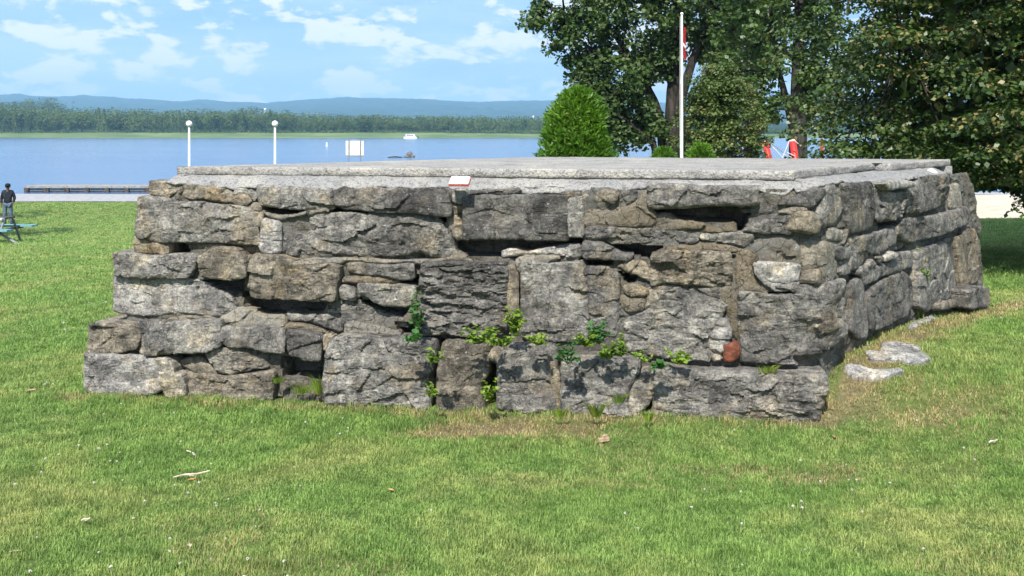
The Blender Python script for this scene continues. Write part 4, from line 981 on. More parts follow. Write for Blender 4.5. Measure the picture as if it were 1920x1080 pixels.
# ------------------------------------------------------------------ plaques
def plaque(c, ux, up, w, h, label, red=True):
    c = Vector(c); ux = Vector(ux).normalized(); up = Vector(up).normalized(); n = ux.cross(up).normalized(); up = n.cross(ux)
    t_ = thing('plaque', label, 'plaque', tuple(c)); rot = Matrix((ux, up, n)).transposed()
    def pl(name, m, w_, h_, z0, z1, ox=0, oy=0, par=None):
        mb = MB(); mb.box(rot @ Vector((ox, oy, (z0+z1)/2)), (w_, h_, z1-z0), rot); return mb.build(name, M[m], t_)
    pl('backing', 'plaque_red' if red else 'plaque_white', w, h, -.012, .004)
    pl('face', 'plaque_white', w*.93, h*.91, .0045, .008)
    mb = MB()
    for row, y in enumerate((.22, -.30)):
        x = -.34
        while x < .36:
            l_ = rnd.uniform(.02, .05); mb.box(rot @ Vector((x*w, y*h, .0085)), (l_*w, .045*h, .0015), rot); x += l_ + rnd.uniform(.02, .05)
    mb.build('lettering', M['plaque_ink'], t_)
    mb = MB(); mb.box(rot @ Vector((0, .02*h, .0086)), (.035*w, .03*h, .0016), rot); mb.box(rot @ Vector((0, .02*h, .0086)), (.012*w, .09*h, .0015), rot)
    mb.build('mark', M['plaque_mark'], t_)
def on_wall(u, z, d, mode): return map_wall(np.array([u]), np.array([z]), np.array([d]), mode)[0]
pA, pB = at(852, 330, 6.02), at(848, 351, 5.92)
plaque(at(862, 339.5, 5.95), (eF[0]*-1, eF[1]*-1, 0), (.09, .80, .46), .123, .082, 'white plaque with a red border lying on the sloped concrete of the long front face')
k = at(1750, 322, 7.58)
plaque(k, (eS[0], eS[1], 0), (-.62, .5, .60), .095, .060, 'small white plaque on the sloped concrete near the right end of the ruin', red=False)

# ------------------------------------------------------------------ flat slabs and litter on the lawn
def flat_slab(s, tile, label, tone, seed):
    p = tp(tile, s); pts = []
    for px, py in p:
        Y = 5.6
        for _ in range(60): Y = .6*Y + .4*(EYE - gz((px-960)/F*Y, Y)) * F / (py - HZ)
        pts.append(((px-960)/F*Y, Y))
    pts = np.array(pts)
    zb = lambda u, z: ground(u, z)
    me, cen = stone_mesh('flat_stone', pts, .012, .10, .010, seed, lambda u, z, dd: np.stack([u, z, ground(u, z) + dd], 1), .3, .45, .15, jag=1.6, rnd_edge=.004)
    o = link('flat_stone', me, M['limestone'], None, tuple(cen), TONE[tone]); tag(o, label, 'stone')
flat_slab('(975,745)(1000,728)(1090,735)(1085,660)(1100,635)(1160,640)(1260,665)(1400,730)(1478,795)(1400,830)(1330,830)(1230,800)(1130,800)(1010,795)', 7, 'larger pale flat stone slab lying flush in the grass beside the ruin', 'w', 901)
flat_slab('(810,850)(860,840)(960,850)(1010,880)(1130,885)(1220,865)(1290,890)(1200,905)(1140,930)(1090,945)(940,945)(850,920)', 7, 'smaller pale flat stone lying in the grass just in front of the larger slab', 'w', 902)
flat_slab('(1285,540)(1330,520)(1480,465)(1500,490)(1340,550)(1300,572)', 7, 'thin buried grey stone showing through dry grass along the foot of the side face', 'l', 903)
flat_slab('(812,690)(850,660)(915,672)(880,700)(820,712)', 7, 'small flat pale stone at the foot of the big corner block', 'l', 904)

def hit(px, py):
    Y = 5.0
    for _ in range(60): Y = .5*Y + .5*(EYE - gz((px-960)/F*Y, Y)) * F / (py - HZ)
    x = (px-960)/F*Y; return x, Y, gz(x, Y)
def chip(px, py, w, m, name, label, cat, rz=None, shape=0):
    x, y, z = hit(px, py); s = w / F * y; mb = MB()
    if shape == 0:   # curled bark or dead leaf
        n = 6
        for j in range(n+1):
            for i_ in range(4):
                a = (i_ - 1.5)/1.5; t_ = j/n
                ww = math.sin(PI*min(.97, max(.06, t_)))**.6
                mb.v.append(((t_-.5)*s, a*s*.24*ww, s*.14*(a*a) + .012 + rnd.uniform(0, .05)*s))
        for j in range(n):
            for i_ in range(3): mb.f.append((j*4+i_, j*4+i_+1, (j+1)*4+i_+1, (j+1)*4+i_))
    elif shape == 1:
        mb.tube([(-s/2, 0, .030), (-s*.2, s*.02, .036), (s*.15, -s*.01, .034), (s/2, s*.04, .040)], [.003, .005, .005, .003], 6)
        mb.tube([(-s*.05, 0, .03), (s*.1, -s*.07, .03)], [.003, .002], 5)
    else:
        mb.box((0, 0, .02), (s, s*.35, .018)); mb.box((s*.18, s*.05, .034), (s*.5, s*.25, .016), Matrix.Rotation(.3, 3, 'Z'))
    o = mb.build(name, M[m], None, smooth=(shape == 0)); o.location = (x, y, z); o.rotation_euler = (rnd.uniform(-.1, .1), rnd.uniform(-.1, .1), rnd.uniform(0, 3) if rz is None else rz)
    tag(o, label, cat)
chip(1132, 831, 22, 'bark_chip', 'bark_chip', 'pale chunk of bark lying on the grass in front of the middle of the ruin', 'bark', .4, 2)
chip(360, 903, 68, 'dead_twig', 'twig', 'long pale twig lying across the grass at lower left', 'twig', .05, 1)
chip(361, 905, 16, 'dry_leaf', 'dead_leaf', 'brown dead leaf lying under the long twig', 'leaf', .2, 0)
chip(202, 829, 16, 'bark_chip', 'dead_leaf', 'pale curled leaf on the grass below the left end of the ruin', 'leaf')
chip(352, 852, 13, 'dead_twig', 'dead_leaf', 'whitish dead leaf on the grass between the ruin and the long twig', 'leaf')
chip(733, 925, 15, 'dry_leaf', 'dead_leaf', 'curled brown leaf standing in the grass right of the long twig', 'leaf')
chip(1564, 824, 14, 'dry_leaf', 'dead_leaf', 'orange brown leaf on the grass in front of the right end of the bottom block', 'leaf')
chip(27, 1042, 18, 'dead_twig', 'dead_leaf', 'pale crumpled leaf in the bottom left corner of the lawn', 'leaf')
chip(58, 737, 20, 'bark_chip', 'dead_leaf', 'dull brown leaf on the lawn left of the bottom left block', 'leaf')
chip(355, 1030, 18, 'dead_twig', 'dead_leaf', 'straw coloured leaf half sunk in the grass below the long twig', 'leaf')
chip(160, 990, 16, 'dead_twig', 'twig', 'short pale twig in the grass at far lower left', 'twig', .1, 1)
chip(1862, 840, 26, 'dead_twig', 'twig', 'thin dry twig in the lawn at the right edge of the picture', 'twig', .5, 1)

# ------------------------------------------------------------------ weeds growing on the ledge and in the joints: stems with separate leaves
def leaf_me(w, fold, m):
    vs = []; prof_ = [(-.5, 0), (-.3, .22), (0, .34), (.28, .24), (.5, 0)]
    for x_, h_ in prof_: vs += [(x_, 0, -abs(x_)*.25*fold), (x_, h_*w, .10*fold - abs(x_)*.3*fold), (x_, -h_*w, .10*fold - abs(x_)*.3*fold)]
    fs = []
    for i in range(4): fs += [(3*i, 3*i+3, 3*i+4, 3*i+1), (3*i, 3*i+2, 3*i+5, 3*i+3)]
    me = mesh_np('leaf', vs, faces=fs); me.materials.append(M[m]); return me
LV = {m: [leaf_me(w, f, m) for w, f in ((1.0, 1), (.8, 1.6), (1.3, .8))] for m in ('leaf_weed', 'leaf_weed_dark')}
def weed(base, spots, lw, m, label, group=None, name='weed'):
    """base point; spots: points the stems reach; lw: leaf length"""
    r_ = thing(name, label, 'weed', tuple(base), group); mb = MB(); b0 = Vector(base)
    for s in spots:
        s = Vector(s) - b0; mid = s*.5 + Vector((rnd.uniform(-.01, .01), -.015, .01)); mb.tube([(0, 0, 0), mid, s], [.0022, .0018, .001], 5)
        for t_ in (.45, .65, .82, 1.0, 1.0):
            p = mid*2*t_*(1-t_) + s*t_*t_ + Vector((rnd.uniform(-1, 1), rnd.uniform(-1, .3), rnd.uniform(-.6, 1)))*lw*.35
            o = link('leaf', rnd.choice(LV[m]), None, r_, tuple(p))
            sc_ = lw*rnd.uniform(.6, 1.15); o.scale = (sc_, sc_, sc_)
            o.rotation_euler = (rnd.uniform(-.9, .5) + .4, rnd.uniform(-.6, .6), rnd.uniform(0, 6.28))
    mb.build('stem', M['leaf_weed_dark'], r_)
def cluster(tile, cx, cy, w, h, n, lw, m, label, Y, name='weed'):
    n = int(n*1.8); lw *= 1.0; w *= 1.1
    px, py = np.array([cx, cy])/4 + np.array(TILE[tile])
    base = at(px, py, Y)
    sp = [at(px + rnd.uniform(-.5, .5)*w/4, py - rnd.uniform(.1, 1)*h/4, Y - rnd.uniform(.02, .09)) for _ in range(n)]
    weed(base, sp, lw, m, label, None, name)
cluster(3, 965, 360, 90, 290, 7, .040, 'leaf_weed_dark', 'dark green creeper climbing the open joint left of the ribbed dark block', 5.99)
cluster(3, 960, 440, 130, 60, 4, .050, 'leaf_weed_dark', 'broad leaved seedling on the ledge at the foot of the creeper', 5.83)
cluster(3, 1100, 610, 120, 120, 6, .035, 'leaf_weed', 'pale green weed at the top of the joint between the two left bottom blocks', 5.76)
cluster(3, 1060, 860, 90, 120, 4, .030, 'leaf_weed', 'withered thin weed low in the joint between the two left bottom blocks', 5.78)
cluster(3, 1520, 900, 100, 190, 8, .036, 'leaf_weed', 'bright weed filling the lower gap between the two middle bottom blocks', 5.74)
cluster(3, 1430, 460, 240, 130, 12, .036, 'leaf_weed', 'spreading yellow green weed on the ledge under the ribbed dark block', 5.80)
cluster(3, 1600, 480, 180, 90, 7, .036, 'leaf_weed', 'yellow green weed on the ledge above the small pale wedge stone', 5.76)
cluster(3, 1700, 400, 120, 230, 10, .040, 'leaf_weed', 'tall yellow weed standing in the joint right of the ribbed dark block', 5.84)
cluster(3, 1870, 470, 130, 90, 7, .036, 'leaf_weed', 'small yellow weed on the ledge right of the tall yellow weed', 5.76)
cluster(5, 500, 610, 170, 160, 8, .042, 'leaf_weed_dark', 'weed hanging over the front of the ledge above the narrow tan joint', 5.66)
cluster(5, 730, 460, 120, 190, 8, .046, 'leaf_weed_dark', 'upright dark green weed with large leaves on the middle of the ledge', 5.72)
cluster(5, 640, 480, 170, 130, 7, .038, 'leaf_weed', 'yellow green weed crowding the left of the upright large leaved weed', 5.72)
cluster(5, 800, 570, 240, 110, 11, .036, 'leaf_weed', 'low pale weed mat on the ledge right of the upright large leaved weed', 5.68)
cluster(5, 890, 560, 100, 180, 5, .036, 'leaf_weed', 'thin upright weed rising from the right of the low weed mat', 5.70)
cluster(5, 1070, 600, 160, 90, 7, .030, 'leaf_weed', 'reddish stemmed small weed on the ledge under the largest grey block', 5.70)
cluster(5, 1180, 640, 130, 50, 4, .045, 'leaf_weed_dark', 'flat broad leaved seedling on the ledge edge above the long right block', 5.60)
cluster(5, 1320, 610, 180, 110, 8, .038, 'leaf_weed', 'green weed on the ledge left of the red brick piece', 5.70)
cluster(6, 1420, 950, 90, 100, 4, .036, 'leaf_weed', 'small weed with pointed leaves in the side face joint', 7.15)
cluster(6, 1380, 830, 70, 130, 4, .032, 'leaf_weed', 'thin weed just above the pointed leaves weed on the side face', 7.15)

# grass tufts at the foot of the wall and in its gaps
def tuft(px, py, Y, n, h, spread, label, lean=0.3, name='grass_tuft', tip=None):
    b0 = at(px, py, Y); mb = MB()
    for _ in range(n):
        a = rnd.uniform(0, 6.28); l_ = h*rnd.uniform(.5, 1.1); r0 = spread*rnd.random()**.7
        bx, by = math.cos(a)*r0*.4, math.sin(a)*r0*.25; dx, dy = math.cos(a)*lean*l_, -abs(math.sin(a))*lean*l_*.7
        w = rnd.uniform(.0016, .003); t_ = Vector((-math.sin(a + .7), math.cos(a + .7), 0))*w
        p = [Vector((bx, by, -.01)), Vector((bx + dx*.35, by + dy*.35, l_*.5)), Vector((bx + dx, by + dy, l_*.95 - lean*l_*.3))]
        k = len(mb.v); mb.v += [tuple(p[0]-t_), tuple(p[0]+t_), tuple(p[1]+t_*.8), tuple(p[1]-t_*.8), tuple(p[2])]; mb.f += [(k, k+1, k+2, k+3), (k+3, k+2, k+4)]
    o = mb.build(name, M['leaf_weed']); o.location = b0; tag(o, label, 'grass tuft')
tuft(601, 735, 6.18, 90, .16, .10, 'long grass tuft in the dark hollow left of the big bottom block', .5)
tuft(565, 735, 6.22, 70, .08, .14, 'shorter grass tuft at the left of the long tuft in the hollow', .6)
tuft(520, 715, 6.25, 40, .05, .08, 'small grass tuft by the layered tan stone at the hollow', .6)
tuft(1118, 778, 5.58, 90, .12, .06, 'bright grass tuft against the bottom block below the ledge weeds', .8)
tuft(1160, 752, 5.60, 60, .07, .07, 'dry grass tuft rooted in the crack of the pale bottom wedge', .9)
tuft(1050, 778, 5.62, 50, .07, .08, 'low grass tuft at the foot of the joint between bottom blocks', .7)
tuft(1215, 786, 5.55, 40, .06, .05, 'tiny grass tuft at the left foot of the longest bottom block', .6)
tuft(1440, 695, 5.62, 70, .05, .12, 'dry grass tuft on the ledge under the big corner block', .9)
tuft(1835, 570, 8.1, 60, .12, .10, 'grass tuft growing beside the round boulder at the far right foot', .5)
tuft(1630, 640, 6.55, 70, .11, .08, 'grass tuft at the foot of the narrow upright side stone', .5)
tuft(1725, 590, 7.2, 60, .10, .10, 'grass tuft in the low joint behind the dark side block', .5)

# ------------------------------------------------------------------ lawn blades and clover: points carrying small tufts
def blades_mesh(seed, n=21, rad=.036, h=.023):
    r_ = random.Random(seed); vs = []; fs = []
    for _ in range(n):
        a = r_.uniform(0, 6.28); q_ = rad*math.sqrt(r_.random()); bx, by = math.cos(a)*q_, math.sin(a)*q_
        b_ = r_.uniform(0, 6.28); l_ = h*r_.uniform(.55, 1.25); ln = r_.uniform(.15, .9)*l_; dx, dy = math.cos(b_)*ln, math.sin(b_)*ln
        w = r_.uniform(.0010, .0018); g_ = b_ + 1.57; t_ = Vector((math.cos(g_), math.sin(g_), 0))*w
        p = [Vector((bx, by, -.006)), Vector((bx+dx*.4, by+dy*.4, l_*.6)), Vector((bx+dx, by+dy, l_*.92))]
        k = len(vs); vs += [p[0]-t_, p[0]+t_, p[1]+t_*.85, p[1]-t_*.85, p[2]]; fs += [(k, k+1, k+2, k+3), (k+3, k+2, k+4)]
    me = mesh_np('grass_tuft_mesh', [tuple(v) for v in vs], faces=fs); me.materials.append(M['grass_blade']); return me
def clover_mesh(seed):
    r_ = random.Random(seed); mb = MB()
    mb.tube([(0, 0, 0), (.002, .001, .03)], [.0008, .0008], 4)
    for _ in range(12):
        d = Vector((r_.gauss(0, 1), r_.gauss(0, 1), r_.gauss(.2, .8))).normalized()*.0062
        mb.ball((.002 + d.x, .001 + d.y, .036 + d.z), (.0028, .0028, .0034), 5, 4)
    me = mb.mesh('clover_mesh'); me.materials.append(M['clover_white']); return me
tuft_col = bpy.data.collections.new('tuft_shapes'); clover_col = bpy.data.collections.new('clover_shapes')
for i in range(7): tuft_col.objects.link(bpy.data.objects.new('tuft_shape', blades_mesh(300 + i)))
for i in range(3): clover_col.objects.link(bpy.data.objects.new('clover_shape', clover_mesh(500 + i)))
def scatter(name, x, y, z, rot, scl, dry, col):
    me = bpy.data.meshes.new(name); me.vertices.add(len(x)); me.vertices.foreach_set('co', np.stack([x, y, z], 1).astype(np.float32).ravel())
    for nm, ty, v in (('rot', 'FLOAT_VECTOR', rot), ('scl', 'FLOAT_VECTOR', scl), ('dry', 'FLOAT', dry)):
        a = me.attributes.new(nm, ty, 'POINT'); a.data.foreach_set('vector' if ty == 'FLOAT_VECTOR' else 'value', np.asarray(v, np.float32).ravel())
    o = link(name, me); ng = bpy.data.node_groups.new(name + '_nodes', 'GeometryNodeTree')
    ng.interface.new_socket('Geometry', in_out='INPUT', socket_type='NodeSocketGeometry'); ng.interface.new_socket('Geometry', in_out='OUTPUT', socket_type='NodeSocketGeometry')
    gi = ng.nodes.new('NodeGroupInput'); go = ng.nodes.new('NodeGroupOutput'); ip = ng.nodes.new('GeometryNodeInstanceOnPoints'); ci = ng.nodes.new('GeometryNodeCollectionInfo')
    ci.inputs['Collection'].default_value = col; ci.inputs['Separate Children'].default_value = True; ci.inputs['Reset Children'].default_value = True
    ip.inputs['Pick Instance'].default_value = True
    def attr(nm, ty):
        a = ng.nodes.new('GeometryNodeInputNamedAttribute'); a.data_type = ty; a.inputs['Name'].default_value = nm; return a.outputs['Attribute']
    mp = ng.nodes.new('GeometryNodeMeshToPoints')
    ng.links.new(gi.outputs[0], mp.inputs['Mesh']); ng.links.new(mp.outputs[0], ip.inputs['Points']); ng.links.new(ci.outputs[0], ip.inputs['Instance'])
    ng.links.new(attr('rot', 'FLOAT_VECTOR'), ip.inputs['Rotation']); ng.links.new(attr('scl', 'FLOAT_VECTOR'), ip.inputs['Scale'])
    ng.links.new(ip.outputs[0], go.inputs[0])
    md = o.modifiers.new('scatter', 'NODES'); md.node_group = ng
    return o
def band(y0, y1, dens, spread=.60, pad=.9):
    A = (y1-y0)*(spread*(y0+y1) + 2*pad); n = int(A*dens)
    y = rng.uniform(y0, y1, n); x = rng.uniform(-1, 1, n)*(spread*y + pad); return x, y
xs_, ys_, sc_ = [], [], []
e_ = 2.4
while e_ < 61:
    e2 = e_*1.08; m_ = (e_+e2)/2; dens = 1500*min(1, (4.6/m_)**1.85)
    x, y = band(e_, e2, dens); xs_.append(x); ys_.append(y); sc_.append(np.full(len(x), max(1.0, (m_/4.6)**.92))); e_ = e2
x = np.concatenate(xs_); y = np.concatenate(ys_); s = np.concatenate(sc_)
solid = np.array([tuple(WC + eF*4.62 + nF*.08), tuple(WC + eF*2.3 + nF*.13), tuple(WC + eF*-.02 + nF*.15), tuple(WC + nF*.02), tuple(WC + eS*.1 - nS*.03), tuple(WC + eS*4.1 + nS*.0), (.3, 9.5)])
k = ~inpoly(x, y, solid) & (y < 59.0) & ~((x > 8) & (y > 24.2))
k &= ~((y > 9.5) & (x > -.33*y) & (x < .40*y) & (y < 45))          # nothing grows in view behind the platform
d_ = dryness(x, y)
k &= rng.random(len(x)) > np.clip(d_*1.02 - .30, 0, .70)
x, y, s, d_ = x[k], y[k], s[k], d_[k]
dw = np.minimum(segdist(x, y, (-2.9, 6.42), (1.75, 5.50)), segdist(x, y, (1.8, 5.6), (4.5, 8.7)))
hs = (1 + .9*np.exp(-(dw/.12)**2)*(rng.random(len(x)) < .30)) * rng.uniform(.75, 1.2, len(x)) * (1 + .30*fbm(x*2.2, y*2.2, 0, 61, 3) + .30*fbm(x*9, y*9, 0, 62, 2)) * (1 - .35*d_)
n_ = len(x)
rot = np.stack([rng.normal(0, .12, n_), rng.normal(0, .12, n_), rng.uniform(0, 6.28, n_)], 1)
scl = np.stack([s, s, hs*np.minimum(s, 1.9)**.55], 1)
tag(scatter('lawn_grass', x, y, ground(x, y) - .002, rot, scl, d_, tuft_col), kind='stuff')
print('tufts', n_)
# clover flowers, in drifts
x, y = band(2.8, 9, 40); x2, y2 = band(9, 28, 4.5); x = np.concatenate([x, x2]); y = np.concatenate([y, y2])
pr = np.clip(.10 + sstep(.0, .5, fbm(x*.9, y*.9, 0, 71, 3))*.75, 0, 1) * np.where(y < 9, 1, .9)
k = (rng.random(len(x)) < pr*.55) & ~inpoly(x, y, solid) & (dryness(x, y) < .5) & ~((y > 9.5) & (x > -.33*y)); x, y = x[k], y[k]; n_ = len(x)
s = rng.uniform(.4, .8, n_) * np.where(y > 9, 1.7, 1)
tag(scatter('clover_flowers', x, y, ground(x, y), np.stack([rng.normal(0, .2, n_), rng.normal(0, .2, n_), rng.uniform(0, 6.3, n_)], 1), np.stack([s, s, s*.9], 1), x*0, clover_col), kind='stuff')

# ------------------------------------------------------------------ trees
def px_clumps(spec, Y, depth, n, rg, rmin, rmax):
    """spec: ellipses (px, py, rx, ry, weight) as seen; clumps spread through the same crown in depth"""
    w = np.array([s_[4] for s_ in spec], float); w /= w.sum(); out = []
    for _ in range(n):
        i = rg.choice(len(spec), p=w); cx, cy, rx, ry, _w = spec[i]; d = ball_pts(1, rg)[0] * rg.random()**.4
        yy = Y + d[1]*depth*min(1, rx/130.)
        out.append((tuple(at(cx + d[0]*rx, cy + d[2]*ry, Y) + Vector((0, yy - Y, 0))), rg.uniform(rmin, rmax)))
    return out
def build_tree(name, label, base, stems, clumps, rg, leaf, per, m, **kw):
    t_ = thing(name, label, 'tree', tuple(base)); b0 = np.array(base)
    v, q = crown_mesh('crown', clumps, rg, leaf, per, **kw); 
    link('crown', mesh_np('crown', v - b0, quads=q), M[m], t_)
    mb = MB()
    for pts, rad in stems: mb.tube([Vector(p) - Vector(base) for p in pts], rad, 9)
    # twigs out to a share of the clumps
    joints = [Vector(p) for pts, _ in stems for p in pts[1:]]
    for c_, r_ in clumps[::5]:
        c_ = Vector(c_); j = min(joints, key=lambda p: (p - c_).length); 
        if (j - c_).length < 5: mb.tube([j - Vector(base), (j + c_)/2 - Vector(base) + Vector((0, 0, .15)), c_ - Vector(base)], [.05*min(1, leaf*6), .03*min(1, leaf*6), .012], 5)
    mb.build('trunk', M['bark'], t_, True)
    return t_
rg1 = np.random.default_rng(21)
# the large linden on the right: pads of drooping leaves round a leaning skirt of branches
LX, LY = 7.10, 12.7; lz = gz(LX, LY)
cl = []
for i in range(1300):
    h = rg1.random()**1.15; tier = .36; a = rg1.uniform(0, 2*PI); z = .95 + h*11; R0 = (2.95 + min(.55, h*2.2))*(1 - max(0, h - .40)*1.25)**.8*(1 if h > .03 else .90)
    z = round(z/tier + .6*math.sin(a*3) + .5*math.sin(a*7 + 1))*tier - (.6*math.sin(a*3) + .5*math.sin(a*7 + 1))*tier + rg1.uniform(-.05, .05)
    rr = R0*rg1.uniform(.74, 1.05)
    cl.append(((LX + math.cos(a)*rr + h*1.2, LY + math.sin(a)*rr, lz + z - .16*rr), rg1.uniform(.34, .58)))
for i in range(480):
    h = rg1.random(); a = rg1.uniform(0, 2*PI); rr = 2.3*(1 - h*.7)*rg1.random()**.4
    cl.append(((LX + math.cos(a)*rr + h*1.2, LY + math.sin(a)*rr, lz + 1.2 + h*9.5), rg1.uniform(.45, .7)))
for px, py, r_ in ((1800, 322, .28), (1822, 334, .28), (1850, 330, .28), (1885, 340, .30), (1905, 352, .25), (1870, 355, .20), (1835, 348, .18), (1915, 330, .30), (1560, 275, .26), (1530, 262, .22), (1600, 280, .25), (1640, 284, .25)):
    cl.append((tuple(at(px, py, 11.7 + rg1.uniform(-.3, .5))), r_))
st = [([(LX, LY, lz-.2), (LX+.03, LY, lz+1.6), (LX-.02, LY, lz+4), (LX+.05, LY, lz+8.6)], [.24, .19, .13, .03])]
for k in range(22):
    a = k*2.4; z = 1.3 + k*.31; l_ = 2.7*(1 - k/30)
    st.append(([(LX, LY, lz+z), (LX+math.cos(a)*l_*.5, LY+math.sin(a)*l_*.5, lz+z+.35), (LX+math.cos(a)*l_, LY+math.sin(a)*l_, lz+z+.1)], [.06, .035, .012]))
cl_up = [c_ for c_ in cl if c_[0][2] > 4.6]; cl = [c_ for c_ in cl if c_[0][2] <= 4.6]
def keep(c_, m_=0.0):
    px_ = 960 + c_[0]/c_[1]*F; py_ = HZ + (EYE - c_[2])/c_[1]*F; return not (py_ + m_ > 360 + max(0, px_ - 1880)*.5)
cl = [c_ for c_ in cl if keep(c_[0], c_[1]*.30*F/c_[0][1])]
lt = build_tree('linden_tree', 'large dense dark linden with low drooping branches to the right of the ruin', (LX, LY, lz), st, cl, rg1, .062, 210, 'leaf_linden', shape='quad', droop=1.0, flat=.22, jitter=.50, sun_up=.8, aspect=.80)
ni = 42000; hh = rg1.random(ni)**1.1; aa = rg1.uniform(0, 2*PI, ni); ri = (2.75 + np.minimum(.5, hh*2.2))*np.clip(1 - np.maximum(0, hh - .4)*1.25, .05, 1)**.8*.80*rg1.random(ni)**.35
Pi = np.stack([np.cos(aa)*ri + hh*1.2, np.sin(aa)*ri, 1.05 + hh*10.6 - .16*ri], 1)
Pi = Pi[np.array([keep((p_[0] + LX, p_[1] + LY, p_[2] + lz), 6) for p_ in Pi])]; ni = len(Pi)
v, q = leaf_cloud(Pi, ball_pts(ni, rg1) + np.array([0, 0, .5]), rg1.uniform(.10, .17, ni), rg1, .8, 'quad', .85, .6)
vu, qu = crown_mesh('u', cl_up, rg1, .13, 40, droop=1.0, flat=.22, jitter=.5, aspect=.8); vu = vu - np.array([LX, LY, lz]); q = np.concatenate([q, qu + len(v)]); v = np.concatenate([v, vu])
link('inner_crown', mesh_np('inner_crown', v, quads=q), M['leaf_linden'], lt)

# big maple group behind the evergreen, several stems from one foot
Y1 = 38
spec1 = [(1010, 22, 34, 24, .5), (1060, 55, 45, 42, 1.2), (1105, 20, 70, 60, 2.2), (1190, 10, 90, 70, 2.6), (1290, 20, 90, 60, 2.4), (1390, 10, 90, 60, 1.8), (1130, 110, 45, 45, 1.1),
         (1085, 128, 30, 36, 1.0), (1110, 190, 52, 50, 2.2), (1170, 165, 58, 62, 2.6), (1190, 235, 52, 42, 2.0), (1225, 110, 40, 60, 1.5), (1150, -90, 150, 60, 3), (1330, -90, 140, 60, 3), (1240, -190, 150, 70, 2.5), (1340, 80, 50, 50, 1.3), (1150, 260, 35, 22, .6)]
cl = px_clumps(spec1, Y1, 3.2, 560, rg1, .30, .62)
f_ = lambda px, py, dy=0: tuple(at(px, py, Y1 + dy) + Vector((0, 0, 0)))
gB = (at(1255, 300, Y1).x, Y1, gz(at(1255, 300, Y1).x, Y1))
st = [([gB, f_(1262, 240), f_(1262, 170), f_(1272, 80), f_(1268, -10), f_(1262, -150)], [.42, .34, .25, .20, .15, .05]), ([gB, f_(1245, 255, .2), f_(1225, 190, .3), f_(1190, 120, .5), f_(1150, 60, .7), f_(1100, 10, .8)], [.32, .26, .20, .15, .10, .04]),
      ([f_(1262, 240), f_(1278, 180, -.3), f_(1300, 110, -.4), f_(1330, 30, -.5), f_(1350, -80, -.5)], [.24, .2, .15, .1, .04]), ([f_(1225, 190, .3), f_(1160, 90), f_(1110, 95), f_(1060, 50)], [.15, .11, .08, .03]),
      ([f_(1262, 170), f_(1240, 80, .5), f_(1235, -40, .5)], [.16, .12, .05]), ([gB, f_(1225, 270, -.4), f_(1185, 235, -.5), f_(1130, 195, -.6)], [.16, .12, .09, .03])]
build_tree('maple_tree', 'tall spreading tree with several dark stems and open crown behind the flagpole', gB, st, cl, rg1, .20, 62, 'leaf_poplar', droop=.7, flat=.75, jitter=.8, aspect=.75)
# tree with a thick trunk between the flagpole and the linden
Y2 = 34
spec2 = [(1400, 40, 60, 60, 1.6), (1470, 20, 70, 60, 2.2), (1540, 40, 60, 70, 2), (1385, 140, 40, 55, .8), (1440, 130, 42, 60, .9), (1530, 140, 40, 60, 1.6), (1455, 205, 34, 30, .8), (1430, -80, 120, 60, 3), (1560, -80, 100, 60, 2), (1490, -180, 120, 60, 2), (1520, 200, 28, 30, .6)]
cl = px_clumps(spec2, Y2, 2.6, 300, rg1, .24, .50)
f2 = lambda px, py, dy=0: tuple(at(px, py, Y2 + dy)); gB = (at(1497, 300, Y2).x, Y2, gz(at(1497, 300, Y2).x, Y2))
st = [([gB, f2(1497, 240), f2(1496, 170), f2(1498, 80), f2(1500, -40), f2(1500, -160)], [.36, .30, .24, .20, .14, .04]), ([f2(1492, 262), f2(1478, 200), f2(1462, 140), f2(1448, 60), f2(1440, -40)], [.16, .13, .10, .08, .03]),
      ([f2(1498, 190), f2(1525, 110), f2(1545, 20)], [.14, .10, .04]), ([f2(1497, 120), f2(1430, 60), f2(1398, 10)], [.10, .07, .03])]
build_tree('maple_tree', 'tall open tree with a thick dark trunk just left of the linden', gB, st, cl, rg1, .17, 62, 'leaf_maple', droop=.7, flat=.75, jitter=.8, aspect=.75)
# thin tree further back, filling between
Y3 = 46
cl = px_clumps([(1320, 60, 70, 70, 2), (1400, 120, 50, 70, 1.5), (1345, 170, 40, 50, .8), (1440, 60, 60, 60, 1.5), (1350, -60, 120, 60, 2), (1420, 200, 26, 30, .4), (1560, 200, 40, 60, 1), (1590, 120, 50, 60, 1)], Y3, 3, 210, rg1, .35, .65)
f3 = lambda px, py, dy=0: tuple(at(px, py, Y3 + dy)); gB = (at(1404, 300, Y3).x, Y3, gz(at(1404, 300, Y3).x, Y3))
st = [([gB, f3(1404, 200), f3(1403, 120), f3(1400, 40), f3(1395, -80)], [.26, .20, .17, .13, .05]), ([f3(1404, 230), f3(1385, 160), f3(1378, 80), f3(1370, 0)], [.14, .12, .09, .04]), ([f3(1403, 180), f3(1440, 110), f3(1460, 40)], [.12, .1, .04])]
build_tree('poplar_tree', 'thinner tree with slim dark stems behind the small round tree', gB, st, cl, rg1, .22, 52, 'leaf_poplar', droop=.7, flat=.75, jitter=.8, aspect=.75)
